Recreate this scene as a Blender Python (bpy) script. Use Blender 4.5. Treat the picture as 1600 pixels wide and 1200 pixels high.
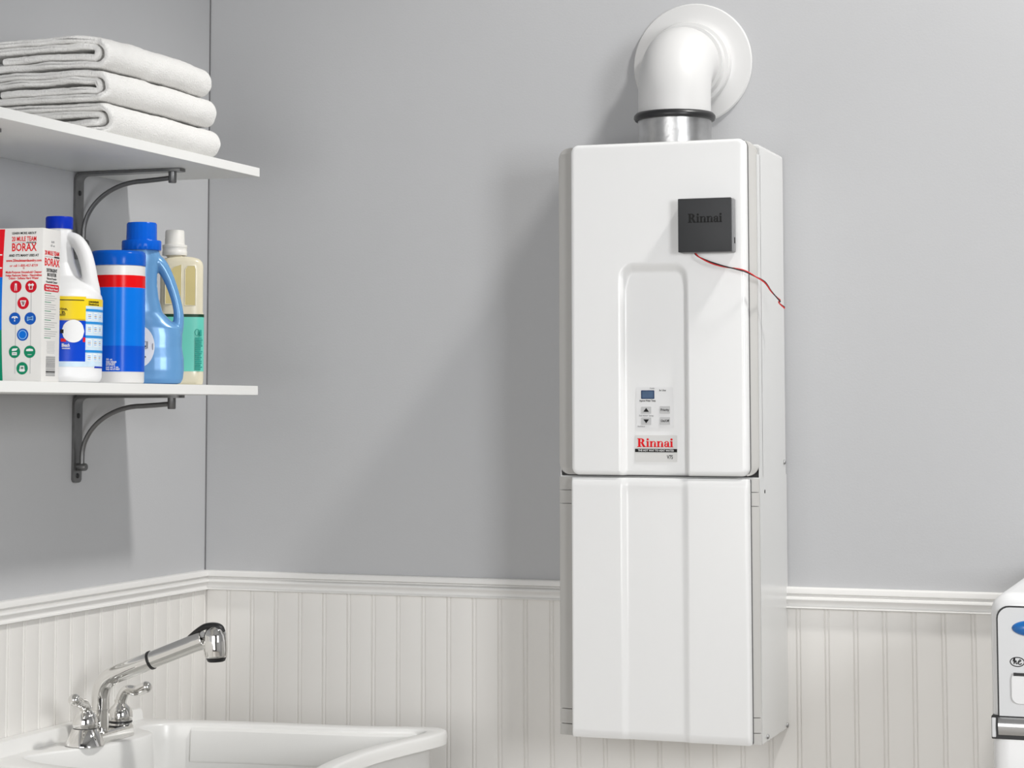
import bpy, bmesh, math, random
from mathutils import Vector, Matrix, noise

for o in list(bpy.data.objects):
    bpy.data.objects.remove(o)
scn = bpy.context.scene
COL = scn.collection
PI = math.pi
rnd = random.Random(7)

# ------------------------------------------------------------------ camera
cam_d = bpy.data.cameras.new('camera')
cam = bpy.data.objects.new('camera', cam_d)
COL.objects.link(cam)
YAW, PITCH, ROLL, F, U0, V0 = 0.35021, 0.07736, 0.00026, 3397.12, 732.08, 371.80
cam_d.sensor_fit = 'HORIZONTAL'
cam_d.sensor_width = 36.0
cam_d.lens = F / 1600 * 36.0
cam_d.shift_x = (800 - U0) / 1600
cam_d.shift_y = (V0 - 600) / 1600
cam_d.clip_start = 0.05
cy_, sy_, cp_, sp_ = math.cos(YAW), math.sin(YAW), math.cos(PITCH), math.sin(PITCH)
fwd = Vector((-sy_ * cp_, cy_ * cp_, sp_))
rgt = Vector((cy_, sy_, 0))
upv = rgt.cross(fwd)
r2 = math.cos(ROLL) * rgt + math.sin(ROLL) * upv
u2 = -math.sin(ROLL) * rgt + math.cos(ROLL) * upv
m3 = Matrix((r2, u2, -fwd)).transposed()
cam.matrix_world = Matrix.Translation((1.9767, -3.89325, 1.49832)) @ m3.to_4x4()
scn.camera = cam

# ------------------------------------------------------------------ colour management, world, lamps
scn.view_settings.view_transform = 'Standard'
scn.view_settings.look = 'None'
scn.view_settings.gamma = 1.0
scn.view_settings.use_curve_mapping = False
scn.view_settings.exposure = 0.15
try:
    scn.cycles.use_denoising = True
    scn.cycles.max_bounces = 8
except Exception:
    pass
wd = bpy.data.worlds.new('room_air')
scn.world = wd
wd.use_nodes = True
wd.node_tree.nodes['Background'].inputs[0].default_value = (0.9, 0.95, 1.0, 1)
wd.node_tree.nodes['Background'].inputs[1].default_value = 0.3


def area(name, loc, aim, sx, sy, power, col=(1, 1, 1)):
    d = bpy.data.lights.new(name, 'AREA')
    d.shape = 'RECTANGLE'
    d.size, d.size_y = sx, sy
    d.energy = power
    d.color = col
    o = bpy.data.objects.new(name, d)
    COL.objects.link(o)
    o.location = loc
    o.rotation_euler = (Vector(aim) - Vector(loc)).to_track_quat('-Z', 'Y').to_euler()
    return o


area('right_key_light', (3.5, -3.0, 1.90), (0.2, -0.5, 1.45), 1.0, 1.0, 72, (0.97, 0.985, 1.0))  # unseen area lamp for light from the right; the room has no window
area('soft_light', (1.0, -5.7, 1.7), (0.3, -0.2, 1.35), 2.4, 2.0, 72, (1.0, 0.995, 0.985))
# recessed ceiling spot
sp_d = bpy.data.lights.new('ceiling_spot', 'SPOT')
sp_d.energy = 205
sp_d.color = (1.0, 0.985, 0.96)
sp_d.shadow_soft_size = 0.13
sp_d.spot_size = math.radians(66)
sp_d.spot_blend = 0.55
sp_o = bpy.data.objects.new('ceiling_spot', sp_d)
COL.objects.link(sp_o)
sp_o.location = (2.4, -0.66, 3.90)
sp_o.rotation_euler = (Vector((1.1, -0.2, 1.2)) - Vector((2.4, -0.66, 3.90))).to_track_quat('-Z', 'Y').to_euler()


# ------------------------------------------------------------------ materials
def mat(name, col, rough=0.5, metal=0.0, bump=None, spec=None, trans=0.0, coat=0.0, vary=None, sss=0.0):
    m = bpy.data.materials.new(name)
    m.use_nodes = True
    nt = m.node_tree
    b = nt.nodes['Principled BSDF']
    b.inputs['Base Color'].default_value = (*col, 1)
    b.inputs['Roughness'].default_value = rough
    b.inputs['Metallic'].default_value = metal
    if spec is not None:
        b.inputs['Specular IOR Level'].default_value = spec
    if trans:
        b.inputs['Transmission Weight'].default_value = trans
    if coat:
        b.inputs['Coat Weight'].default_value = coat
        b.inputs['Coat Roughness'].default_value = 0.08
    if sss:
        b.inputs['Subsurface Weight'].default_value = sss
        b.inputs['Subsurface Radius'].default_value = (0.02, 0.015, 0.008)
    if bump or vary:
        tc = nt.nodes.new('ShaderNodeTexCoord')
    if bump:
        sc, st, dist = bump
        n = nt.nodes.new('ShaderNodeTexNoise')
        n.inputs['Scale'].default_value = sc
        n.inputs['Detail'].default_value = 3
        nt.links.new(tc.outputs['Object'], n.inputs['Vector'])
        bp = nt.nodes.new('ShaderNodeBump')
        bp.inputs['Strength'].default_value = st
        bp.inputs['Distance'].default_value = dist
        nt.links.new(n.outputs['Fac'], bp.inputs['Height'])
        nt.links.new(bp.outputs['Normal'], b.inputs['Normal'])
    if vary:
        sc, amt = vary
        n2 = nt.nodes.new('ShaderNodeTexNoise')
        n2.inputs['Scale'].default_value = sc
        n2.inputs['Detail'].default_value = 4
        nt.links.new(tc.outputs['Object'], n2.inputs['Vector'])
        rp = nt.nodes.new('ShaderNodeValToRGB')
        rp.color_ramp.elements[0].position = 0.3
        rp.color_ramp.elements[1].position = 0.7
        rp.color_ramp.elements[0].color = (*[c * (1 - amt) for c in col], 1)
        rp.color_ramp.elements[1].color = (*[min(1, c * (1 + amt)) for c in col], 1)
        nt.links.new(n2.outputs['Fac'], rp.inputs['Fac'])
        nt.links.new(rp.outputs['Color'], b.inputs['Base Color'])
    return m


M = {}
M['wall'] = mat('grey_wall_paint', (0.490, 0.493, 0.502), 0.6, spec=0.35, bump=(260, 0.12, 0.0015), vary=(3, 0.012))
M['darkwall'] = mat('charcoal_wall_paint', (0.13, 0.13, 0.135), 0.6, vary=(3, 0.02))
M['ceil'] = mat('ceiling_grey', (0.34, 0.34, 0.34), 0.8, bump=(90, 0.1, 0.002))
M['floor'] = mat('floor_tile', (0.45, 0.42, 0.38), 0.4, vary=(6, 0.1))
M['trim'] = mat('trim_white_paint', (0.80, 0.79, 0.77), 0.38, bump=(40, 0.05, 0.001))
M['plank'] = mat('beadboard_paint', (0.80, 0.782, 0.752), 0.42, bump=(50, 0.06, 0.001), vary=(4, 0.01))
M['shelf'] = mat('white_melamine', (0.84, 0.84, 0.82), 0.45, vary=(9, 0.01))
M['iron'] = mat('dark_grey_metal', (0.17, 0.17, 0.17), 0.36, metal=0.75, vary=(60, 0.1))
M['black'] = mat('black_plastic', (0.012, 0.012, 0.013), 0.45, vary=(50, 0.05))
M['enamel'] = mat('white_enamel', (0.80, 0.80, 0.795), 0.22, coat=0.25, vary=(2, 0.004))
M['casing'] = mat('casing_white', (0.71, 0.71, 0.70), 0.25, vary=(2, 0.004))
M['striptrim'] = mat('warm_grey_plastic', (0.475, 0.465, 0.445), 0.45, vary=(3, 0.01))
M['pipe'] = mat('white_vent_plastic', (0.62, 0.617, 0.612), 0.42, vary=(8, 0.005))
M['alu'] = mat('aluminium', (0.52, 0.52, 0.52), 0.33, metal=1.0, bump=(30, 0.35, 0.003), vary=(22, 0.2))
M['rubber'] = mat('black_rubber', (0.015, 0.015, 0.016), 0.35, vary=(40, 0.05))
M['graphite'] = mat('graphite_plastic', (0.045, 0.046, 0.048), 0.5, bump=(900, 0.15, 0.0005), vary=(30, 0.03), spec=0.22)
M['graphside'] = mat('graphite_side', (0.22, 0.22, 0.225), 0.4, vary=(30, 0.03))
M['ink'] = mat('black_ink', (0.01, 0.01, 0.01), 0.6, vary=(30, 0.03), spec=0.22)
M['greyink'] = mat('grey_ink', (0.30, 0.30, 0.31), 0.6, vary=(30, 0.03), spec=0.22)
M['redink'] = mat('red_ink', (0.72, 0.012, 0.018), 0.45, vary=(30, 0.02), spec=0.10)
M['whiteink'] = mat('white_ink', (0.82, 0.82, 0.82), 0.5, vary=(30, 0.01), spec=0.22)
M['panel'] = mat('control_film', (0.72, 0.72, 0.72), 0.35, vary=(20, 0.01))
M['plate'] = mat('name_plate_film', (0.66, 0.655, 0.64), 0.4, vary=(20, 0.01))
M['button'] = mat('grey_button', (0.50, 0.50, 0.50), 0.5, vary=(20, 0.02))
M['lcd'] = mat('blue_lcd', (0.012, 0.035, 0.10), 0.2, vary=(40, 0.1), spec=0.22)
M['redwire'] = mat('red_wire', (0.65, 0.02, 0.02), 0.4, vary=(50, 0.03))
M['chrome'] = mat('chrome', (0.80, 0.79, 0.77), 0.05, metal=1.0, vary=(10, 0.01))
M['sink'] = mat('white_sink_plastic', (0.80, 0.795, 0.775), 0.28, vary=(4, 0.006))
M['towel'] = mat('white_terry', (0.85, 0.84, 0.82), 1.0, bump=(380, 0.6, 0.004), spec=0.0, vary=(25, 0.02))
M['card'] = mat('white_carton', (0.74, 0.725, 0.70), 0.5, vary=(12, 0.01))
M['cred'] = mat('carton_red', (0.74, 0.01, 0.02), 0.45, vary=(20, 0.02), spec=0.10)
M['cblue'] = mat('carton_blue', (0.005, 0.16, 0.66), 0.45, vary=(20, 0.02), spec=0.10)
M['cgreen'] = mat('carton_green', (0.005, 0.24, 0.13), 0.45, vary=(20, 0.02), spec=0.10)
M['iblue'] = mat('icon_blue', (0.01, 0.10, 0.46), 0.5, vary=(20, 0.02), spec=0.10)
M['igreen'] = mat('icon_green', (0.01, 0.24, 0.12), 0.5, vary=(20, 0.02), spec=0.10)
M['ired'] = mat('icon_red', (0.60, 0.01, 0.025), 0.5, vary=(20, 0.02), spec=0.10)
M['ltblue'] = mat('icon_light_blue', (0.25, 0.5, 0.85), 0.5, vary=(20, 0.02), spec=0.22)
M['hdpe'] = mat('white_jug_plastic', (0.80, 0.80, 0.80), 0.38, vary=(9, 0.006), sss=0.0)
M['capblue'] = mat('dark_blue_cap', (0.004, 0.03, 0.42), 0.35, vary=(30, 0.02), spec=0.10)
M['yellow'] = mat('label_yellow', (0.84, 0.62, 0.02), 0.35, vary=(20, 0.02), spec=0.10)
M['lblue'] = mat('label_blue', (0.005, 0.06, 0.55), 0.3, vary=(20, 0.03), spec=0.10)
M['sky'] = mat('label_sky_blue', (0.02, 0.26, 0.66), 0.35, vary=(20, 0.03), spec=0.22)
M['pale'] = mat('label_pale_blue', (0.60, 0.74, 0.84), 0.4, vary=(60, 0.06), spec=0.22)
M['lidblue'] = mat('glossy_blue_lid', (0.004, 0.10, 0.52), 0.18, vary=(30, 0.02), spec=0.10)
M['canwhite'] = mat('canister_white', (0.74, 0.73, 0.71), 0.35, vary=(20, 0.01))
M['canred'] = mat('canister_red', (0.72, 0.006, 0.008), 0.22, vary=(20, 0.02), spec=0.10)
M['canblue'] = mat('canister_blue', (0.004, 0.17, 0.70), 0.2, vary=(14, 0.03), spec=0.10)
M['candark'] = mat('canister_deep_blue', (0.004, 0.09, 0.58), 0.2, vary=(14, 0.03), spec=0.10)
M['softblue'] = mat('pearl_blue_plastic', (0.135, 0.33, 0.60), 0.26, metal=0.10, vary=(10, 0.02))
M['capblue2'] = mat('bright_blue_cap', (0.004, 0.11, 0.60), 0.2, vary=(30, 0.02), spec=0.10)
M['amber'] = mat('pale_yellow_plastic', (0.86, 0.79, 0.60), 0.2, trans=0.12, vary=(12, 0.04))
M['liquid'] = mat('amber_liquid_panel', (0.66, 0.55, 0.25), 0.18, vary=(12, 0.06))
M['shade_joint'] = mat('corner_shade_grey', (0.17, 0.17, 0.175), 0.8, vary=(20, 0.05))
M['clearcap'] = mat('frosted_white_cap', (0.82, 0.80, 0.75), 0.35, vary=(20, 0.01))
M['mint'] = mat('mint_label', (0.15, 0.62, 0.50), 0.35, vary=(14, 0.02), spec=0.22)
M['teal'] = mat('teal_print', (0.02, 0.34, 0.27), 0.4, vary=(200, 0.2), spec=0.22)
M['darkgreen'] = mat('dark_green_print', (0.01, 0.05, 0.025), 0.4, vary=(20, 0.03), spec=0.22)
M['washer'] = mat('white_washer_enamel', (0.80, 0.80, 0.80), 0.22, coat=0.2, vary=(3, 0.004))
M['washpanel'] = mat('light_grey_panel', (0.66, 0.665, 0.67), 0.35, vary=(3, 0.006))
M['silver'] = mat('silver_band', (0.55, 0.55, 0.55), 0.25, metal=0.9, vary=(20, 0.05))
M['lens'] = mat('blue_lens', (0.006, 0.13, 0.42), 0.08, coat=0.6, vary=(30, 0.2))
M['barcode'] = mat('barcode_grey', (0.28, 0.28, 0.28), 0.6, vary=(30, 0.03))
M['steel'] = mat('screw_steel', (0.35, 0.35, 0.35), 0.35, metal=0.9, vary=(50, 0.05))


# ------------------------------------------------------------------ helpers
def link(name, me, material=None, parent=None, loc=None, rotz=None):
    o = bpy.data.objects.new(name, me)
    COL.objects.link(o)
    if material is not None and me is not None:
        if isinstance(material, (list, tuple)):
            for mm in material:
                me.materials.append(mm)
        else:
            me.materials.append(material)
    if parent is not None:
        o.parent = parent
    if loc is not None:
        o.location = loc
    if rotz is not None:
        o.rotation_euler = (0, 0, rotz)
    return o


def fin(name, bm, material, parent=None, smooth=None, loc=None, rotz=None, recalc=True):
    if recalc:
        bmesh.ops.recalc_face_normals(bm, faces=bm.faces)
    me = bpy.data.meshes.new(name)
    bm.to_mesh(me)
    bm.free()
    if smooth is not None:
        for p in me.polygons:
            p.use_smooth = True
        try:
            me.set_sharp_from_angle(angle=math.radians(smooth))
        except Exception:
            pass
    return link(name, me, material, parent, loc, rotz)


def thing(name, label, cat, loc=(0, 0, 0), rotz=0, group=None):
    o = bpy.data.objects.new(name, None)
    COL.objects.link(o)
    o.empty_display_size = 0.05
    o.location = loc
    o.rotation_euler = (0, 0, rotz)
    o['label'] = label
    o['category'] = cat
    if group:
        o['group'] = group
    return o


def box(bm, x0, x1, y0, y1, z0, z1, bev=0.0, seg=2, only=None):
    vs = [bm.verts.new(p) for p in ((x0, y0, z0), (x1, y0, z0), (x1, y1, z0), (x0, y1, z0),
                                    (x0, y0, z1), (x1, y0, z1), (x1, y1, z1), (x0, y1, z1))]
    fs = [bm.faces.new([vs[i] for i in f]) for f in ((3, 2, 1, 0), (4, 5, 6, 7), (0, 1, 5, 4), (1, 2, 6, 5), (2, 3, 7, 6), (3, 0, 4, 7))]
    if bev:
        es = list({e for f in fs for e in f.edges})
        if only:
            es = [e for e in es if only(e)]
        bmesh.ops.bevel(bm, geom=es, offset=bev, segments=seg, profile=0.5, affect='EDGES')
    return vs


def loft(bm, rings, cap0=True, cap1=True, closed=True):
    vr = [[bm.verts.new(p) for p in r] for r in rings]
    n = len(rings[0])
    for a, b in zip(vr[:-1], vr[1:]):
        for i in range(n if closed else n - 1):
            j = (i + 1) % n
            bm.faces.new((a[i], a[j], b[j], b[i]))
    if cap0:
        bm.faces.new(list(reversed(vr[0])))
    if cap1:
        bm.faces.new(vr[-1])
    return vr


def lathe(bm, prof, n=32, c=(0, 0, 0), axis='z', cap0=True, cap1=True, sq=None):
    """prof: list of (radius, height)."""
    rings = []
    for r, h in prof:
        ring = []
        for i in range(n):
            a = 2 * PI * i / n
            p = (r * math.cos(a), r * math.sin(a), h)
            if axis == 'y':
                p = (p[0], h, -p[1]) if False else (r * math.cos(a), -h, r * math.sin(a))
            elif axis == 'x':
                p = (h, r * math.cos(a), r * math.sin(a))
            ring.append((p[0] + c[0], p[1] + c[1], p[2] + c[2]))
        rings.append(ring)
    loft(bm, rings, cap0, cap1)


def tube(bm, pts, rad, n=12, cap=True, up=Vector((0.013, 0.99, 0.11)), flat=1.0):
    pts = [Vector(p) for p in pts]
    if not isinstance(rad, (list, tuple)):
        rad = [rad] * len(pts)
    rings = []
    prev = None
    for i, p in enumerate(pts):
        t = (pts[min(i + 1, len(pts) - 1)] - pts[max(i - 1, 0)]).normalized()
        if prev is None:
            a = up - t * up.dot(t)
            if a.length < 1e-4:
                a = Vector((1, 0, 0)) - t * t.x
            a.normalize()
        else:
            a = prev - t * prev.dot(t)
            a.normalize()
        prev = a
        b = t.cross(a)
        rings.append([p + rad[i] * (math.cos(2 * PI * k / n) * a * flat + math.sin(2 * PI * k / n) * b) for k in range(n)])
    loft(bm, rings, cap, cap)


def spline(pts, n=8):
    """Catmull-Rom through the points."""
    P = [Vector(p) for p in pts]
    P = [2 * P[0] - P[1]] + P + [2 * P[-1] - P[-2]]
    out = []
    for i in range(1, len(P) - 2):
        p0, p1, p2, p3 = P[i - 1:i + 3]
        for k in range(n):
            t = k / n
            out.append(0.5 * ((2 * p1) + (-p0 + p2) * t + (2 * p0 - 5 * p1 + 4 * p2 - p3) * t * t + (-p0 + 3 * p1 - 3 * p2 + p3) * t ** 3))
    out.append(P[-2])
    return out


def lerp_list(vals, n=8):
    return [v.x for v in spline([(v, 0, 0) for v in vals], n)]


def prism(bm, pts2, d0, d1, f):
    """closed 2-D outline pts2, extruded d0..d1 ; f(a,b,d) -> 3-D point."""
    a = [bm.verts.new(f(x, y, d0)) for x, y in pts2]
    b = [bm.verts.new(f(x, y, d1)) for x, y in pts2]
    n = len(a)
    for i in range(n):
        j = (i + 1) % n
        bm.faces.new((a[i], a[j], b[j], b[i]))
    bm.faces.new(list(reversed(a)))
    bm.faces.new(b)


def rrect(x0, x1, z0, z1, r, n=5):
    out = []
    for cx, cz, a0 in ((x1 - r, z1 - r, 0), (x0 + r, z1 - r, 90), (x0 + r, z0 + r, 180), (x1 - r, z0 + r, 270)):
        for k in range(n + 1):
            a = math.radians(a0 + 90 * k / n)
            out.append((cx + r * math.cos(a), cz + r * math.sin(a)))
    return out


def remesh(bms, voxel, smooth_it=6, sm=0.5):
    """union of closed shapes into one skin."""
    me = bpy.data.meshes.new('tmp')
    bms.to_mesh(me)
    bms.free()
    o = bpy.data.objects.new('tmp', me)
    COL.objects.link(o)
    r = o.modifiers.new('r', 'REMESH')
    r.mode = 'VOXEL'
    r.voxel_size = voxel
    s = o.modifiers.new('s', 'SMOOTH')
    s.iterations = smooth_it
    s.factor = sm
    dg = bpy.context.evaluated_depsgraph_get()
    dg.update()
    out = bpy.data.meshes.new_from_object(o.evaluated_get(dg))
    bpy.data.objects.remove(o)
    bpy.data.meshes.remove(me)
    for p in out.polygons:
        p.use_smooth = True
    out.materials.clear()
    return out


def text_mesh(s, size, bold=0.0, align='CENTER', width=None):
    cu = bpy.data.curves.new('t', 'FONT')
    cu.body = s
    cu.size = size
    cu.align_x = align
    cu.align_y = 'CENTER'
    cu.offset = bold
    cu.extrude = 0.00008
    cu.resolution_u = 2
    o = bpy.data.objects.new('t', cu)
    COL.objects.link(o)
    dg = bpy.context.evaluated_depsgraph_get()
    dg.update()
    me = bpy.data.meshes.new_from_object(o.evaluated_get(dg))
    bpy.data.objects.remove(o)
    me.materials.clear()
    if width:
        xs = [v.co.x for v in me.vertices]
        w = max(xs) - min(xs)
        k = width / w
        for v in me.vertices:
            v.co.x *= k
    return me


FRONT = Matrix(((1, 0, 0, 0), (0, 0, -1, 0), (0, 1, 0, 0), (0, 0, 0, 1)))      # text xy -> xz facing -y
SIDE = Matrix(((0, 0, 1, 0), (1, 0, 0, 0), (0, 1, 0, 0), (0, 0, 0, 1)))        # text xy -> yz facing +x


def text(s, size, m, parent, frame, loc, bold=0.0, width=None, align='CENTER', name='lettering'):
    me = text_mesh(s, size, bold, align, width)
    me.transform(Matrix.Translation(loc) @ frame)
    return link(name, me, m, parent)


def structure(o):
    o['kind'] = 'structure'
    return o


# bold roman lettering, drawn stroke by stroke (unit = cap height 1)
def roman_polys(word):
    polys = []
    x = 0.0

    def rect(a, b, c, d):
        polys.append([(a, b), (c, b), (c, d), (a, d)])

    def arc_band(cx, cy, rx0, ry0, rx1, ry1, a0, a1, n=12):
        for k in range(n):
            t0 = math.radians(a0 + (a1 - a0) * k / n)
            t1 = math.radians(a0 + (a1 - a0) * (k + 1) / n)
            polys.append([(cx + rx0 * math.cos(t0), cy + ry0 * math.sin(t0)), (cx + rx1 * math.cos(t0), cy + ry1 * math.sin(t0)),
                          (cx + rx1 * math.cos(t1), cy + ry1 * math.sin(t1)), (cx + rx0 * math.cos(t1), cy + ry0 * math.sin(t1))])
    h = 0.68
    for ch in word:
        if ch == 'R':
            rect(x + 0.10, 0, x + 0.34, 1)
            rect(x, 0, x + 0.46, 0.09)
            rect(x, 0.91, x + 0.45, 1)
            arc_band(x + 0.40, 0.735, 0.10, 0.185, 0.36, 0.265, -90, 90)
            rect(x + 0.3, 0.91, x + 0.42, 1.0)
            rect(x + 0.3, 0.47, x + 0.42, 0.55)
            polys.append([(x + 0.36, 0.52), (x + 0.60, 0.52), (x + 0.86, 0.06), (x + 0.62, 0.0)])
            rect(x + 0.62, 0, x + 0.92, 0.09)
            x += 0.95
        elif ch == 'i':
            rect(x + 0.07, 0, x + 0.27, h)
            rect(x, 0, x + 0.34, 0.085)
            rect(x, h - 0.085, x + 0.2, h)
            arc_band(x + 0.17, 0.88, 0.0, 0.0, 0.125, 0.125, 0, 360, 16)
            x += 0.38
        elif ch == 'n':
            rect(x + 0.07, 0, x + 0.27, h)
            rect(x, 0, x + 0.34, 0.085)
            rect(x, h - 0.085, x + 0.2, h)
            arc_band(x + 0.42, 0.42, 0.13, 0.19, 0.25, 0.275, 0, 165)
            rect(x + 0.47, 0, x + 0.67, 0.44)
            rect(x + 0.41, 0, x + 0.74, 0.085)
            x += 0.77
        elif ch == 'a':
            rect(x + 0.34, 0.06, x + 0.54, 0.46)
            rect(x + 0.40, 0, x + 0.62, 0.085)
            arc_band(x + 0.30, 0.44, 0.10, 0.18, 0.24, 0.255, 0, 150)
            arc_band(x + 0.12, 0.50, 0, 0, 0.09, 0.09, 0, 360, 12)
            arc_band(x + 0.235, 0.20, 0.06, 0.10, 0.215, 0.21, 60, 330)
            x += 0.64
    return polys, x - 0.03


def roman(word, m, parent, loc, width, height, frame_y=True, depth=0.0003):
    polys, w = roman_polys(word)
    bm = bmesh.new()
    for i, p in enumerate(polys):
        d = depth + i * 2e-7
        prism(bm, [(loc[0] + (a / w - 0.5) * width, loc[2] + (b - 0.5) * height) for a, b in p], 0, d,
              lambda a, b, dd: (a, loc[1] - dd, b))
    return fin('lettering', bm, m, parent)


# ------------------------------------------------------------------ room shell
def sbox(name, x0, x1, y0, y1, z0, z1, m):
    bm = bmesh.new()
    box(bm, x0, x1, y0, y1, z0, z1)
    return structure(fin(name, bm, m))


XR, YF, ZC = 3.6, -6.0, 4.0
sbox('floor', -0.1, XR + 0.1, YF - 0.1, 0.1, -0.1, 0, M['floor'])
sbox('ceiling', -0.1, XR + 0.1, YF - 0.1, 0.1, ZC, ZC + 0.1, M['ceil'])
wall_left = sbox('wall_left', -0.1, 0, YF, 0, 0, ZC, M['wall'])
wall_back = sbox('wall_back', -0.1, XR + 0.1, 0, 0.1, 0, ZC, M['wall'])
sbox('wall_right', XR, XR + 0.1, YF, 0, 0, ZC, M['wall'])
sbox('wall_front', -0.1, XR + 0.1, YF - 0.1, YF, 0, ZC, M['darkwall'])

# chair rail on the two walls
ZR1, ZR0 = 1.17685, 1.13957
rail = [(0.0, 0.0), (0.0090, 0.0), (0.0115, -0.0012), (0.0125, -0.0030), (0.0125, -0.0108), (0.0105, -0.0128), (0.0070, -0.0134),
        (0.0072, -0.0152), (0.0120, -0.0160), (0.0165, -0.0182), (0.0178, -0.0212), (0.0165, -0.0240), (0.0125, -0.0275), (0.0115, -0.0310),
        (0.0125, -0.0335), (0.0165, -0.0345), (0.0172, -0.0360), (0.0160, -0.0373), (0.0, -0.0373)]
bm = bmesh.new()
loft(bm, [[(t, -t, ZR1 + z) for t, z in rail], [(XR, -t, ZR1 + z) for t, z in rail]])
structure(fin('trim_1', bm, M['trim'], smooth=40))
bm = bmesh.new()
loft(bm, [[(t, YF, ZR1 + z) for t, z in rail], [(t, -t, ZR1 + z) for t, z in rail]])
structure(fin('trim_2', bm, M['trim'], smooth=40))

# beadboard planks: flat board, two grooves and a round bead at its right edge
BP = 0.05126
B0 = 0.05551
pr = [(0.0, 0.0), (0.0, 0.0066), (0.0008, 0.0078), (BP - 0.0098, 0.0078), (BP - 0.0088, 0.0074), (BP - 0.0083, 0.0062), (BP - 0.0076, 0.0062)]
for k in range(7):
    a = PI - PI * k / 6
    pr.append((BP - 0.0044 + 0.0030 * math.cos(a), 0.0064 + 0.0016 * math.sin(a)))
pr += [(BP - 0.0012, 0.0062), (BP, 0.0062), (BP, 0.0)]
bm = bmesh.new()
loft(bm, [[(a, -d, 0.0) for a, d in pr], [(a, -d, ZR0 + 0.004) for a, d in pr]])
bmesh.ops.recalc_face_normals(bm, faces=bm.faces)
plank_me = bpy.data.meshes.new('plank')
bm.to_mesh(plank_me)
bm.free()
for p in plank_me.polygons:
    p.use_smooth = True
plank_me.set_sharp_from_angle(angle=math.radians(35))
plank_me.materials.append(M['plank'])
for i in range(-1, 70):
    o = bpy.data.objects.new('plank', plank_me)
    COL.objects.link(o)
    o.parent = wall_back
    o.location = (B0 + 0.0044 + (i - 1) * BP, 0, 0)
    if o.location.x < 0.006:
        o.location.x = 0.0062 if i == 0 else -1
    if o.location.x < -0.5:
        bpy.data.objects.remove(o)
        continue
for i in range(0, 116):
    o = bpy.data.objects.new('plank', plank_me)
    COL.objects.link(o)
    o.parent = wall_left
    o.rotation_euler = (0, 0, PI / 2)
    o.location = (0, -(i + 1) * BP - 0.0076, 0)

bm = bmesh.new()
box(bm, 0, 0.0086, -0.0072, 0, 0, ZR0 + 0.004)
fin('corner_plank', bm, M['plank'], wall_back)
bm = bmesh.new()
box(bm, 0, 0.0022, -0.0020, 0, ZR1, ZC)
fin('corner_joint_shade', bm, M['shade_joint'], wall_back)  # dark strip painting the shadow line of the wall corner

# ------------------------------------------------------------------ water heater
HX0, HX1, HD = 0.80892, 1.16492, 0.22289
HZT, HZM, HZB = 1.95297, 1.3775, 0.9285
CF = -0.255           # front plane of the covers
CX0, CX1 = 0.8375, 1.1512
heater = thing('water_heater', 'tall white wall-hung water heater with a grooved front and small control panel', 'water heater', (0.987, 0, HZB))
HL = Vector(heater.location)


def hfin(name, bm, m, smooth=None, parent=None, recalc=True):
    """finish a mesh given in world coordinates as a child of the heater."""
    for v in bm.verts:
        v.co -= HL
    return fin(name, bm, m, parent or heater, smooth, recalc=recalc)


def ss(t):
    t = max(0.0, min(1.0, t))
    return t * t * (3 - 2 * t)


def sdf_rr(x, z, x0, x1, z0, z1, r):
    qx = abs(x - (x0 + x1) / 2) - (x1 - x0) / 2 + r
    qz = abs(z - (z0 + z1) / 2) - (z1 - z0) / 2 + r
    return math.hypot(max(qx, 0), max(qz, 0)) + min(max(qx, qz), 0) - r


def cover(z0, z1, rc, recess, nx, nz, roll, slope=0.0):
    """pressed front cover; recess(x,z) -> depth."""
    bm = bmesh.new()
    grid = []
    for j in range(nz + 1):
        row = []
        for i in range(nx + 1):
            fx = i / nx
            fz = j / nz
            x = CX0 + (CX1 - CX0) * fx
            z = z0 + (z1 - z0) * fz
            # pull the corner verts in onto the rounded corner
            for cx, sx in ((CX0 + rc, -1), (CX1 - rc, 1)):
                for cz, sz in ((z0 + rc, -1), (z1 - rc, 1)):
                    if (x - cx) * sx > 0 and (z - cz) * sz > 0:
                        dx, dz = x - cx, z - cz
                        m_ = max(abs(dx), abs(dz))
                        L = math.hypot(dx, dz)
                        if L > 0:
                            x, z = cx + dx * m_ / L, cz + dz * m_ / L
            d = -sdf_rr(x, z, CX0, CX1, z0, z1, rc)
            y = CF
            if d < roll:
                q = (roll - max(d, 0)) / roll
                y += roll * (1 - math.sqrt(max(0, 1 - q * q)))
            y += recess(x, z)
            row.append(bm.verts.new((x, y, z)))
        grid.append(row)
    for j in range(nz):
        for i in range(nx):
            bm.faces.new((grid[j][i], grid[j][i + 1], grid[j + 1][i + 1], grid[j + 1][i]))
    rim = [grid[0][i] for i in range(nx)] + [grid[j][nx] for j in range(nz)] + [grid[nz][i] for i in range(nx, 0, -1)] + [grid[j][0] for j in range(nz, 0, -1)]
    back = [bm.verts.new((v.co.x, CF + 0.030, v.co.z)) for v in rim]
    n = len(rim)
    for i in range(n):
        j = (i + 1) % n
        bm.faces.new((rim[i], back[i], back[j], rim[j]))
    return bm


def recess_up(x, z):
    d = sdf_rr(x, z, 0.926, 1.0495, 0.9, 1.7475, 0.026)
    dz = 1.7475 - z
    w = 0.0095 + 0.0105 * ss(1 - dz / 0.05) if dz > 0 else 0.02
    return 0.0118 * ss(-d / w)


def recess_low(x, z):
    k = ss((HZM - z) / 0.03) * 0.4 + 0.6
    return 0.0036 * k * ss(min(x - 0.927, 1.0485 - x) / 0.013)


hfin('front_cover', cover(1.3795, 1.9575, 0.0135, recess_up, 170, 260, 0.0075), M['enamel'], 40)
lowc = hfin('lower_cover', cover(0.9300, 1.3755, 0.0020, recess_low, 170, 60, 0.0045), M['enamel'], 40)

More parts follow.
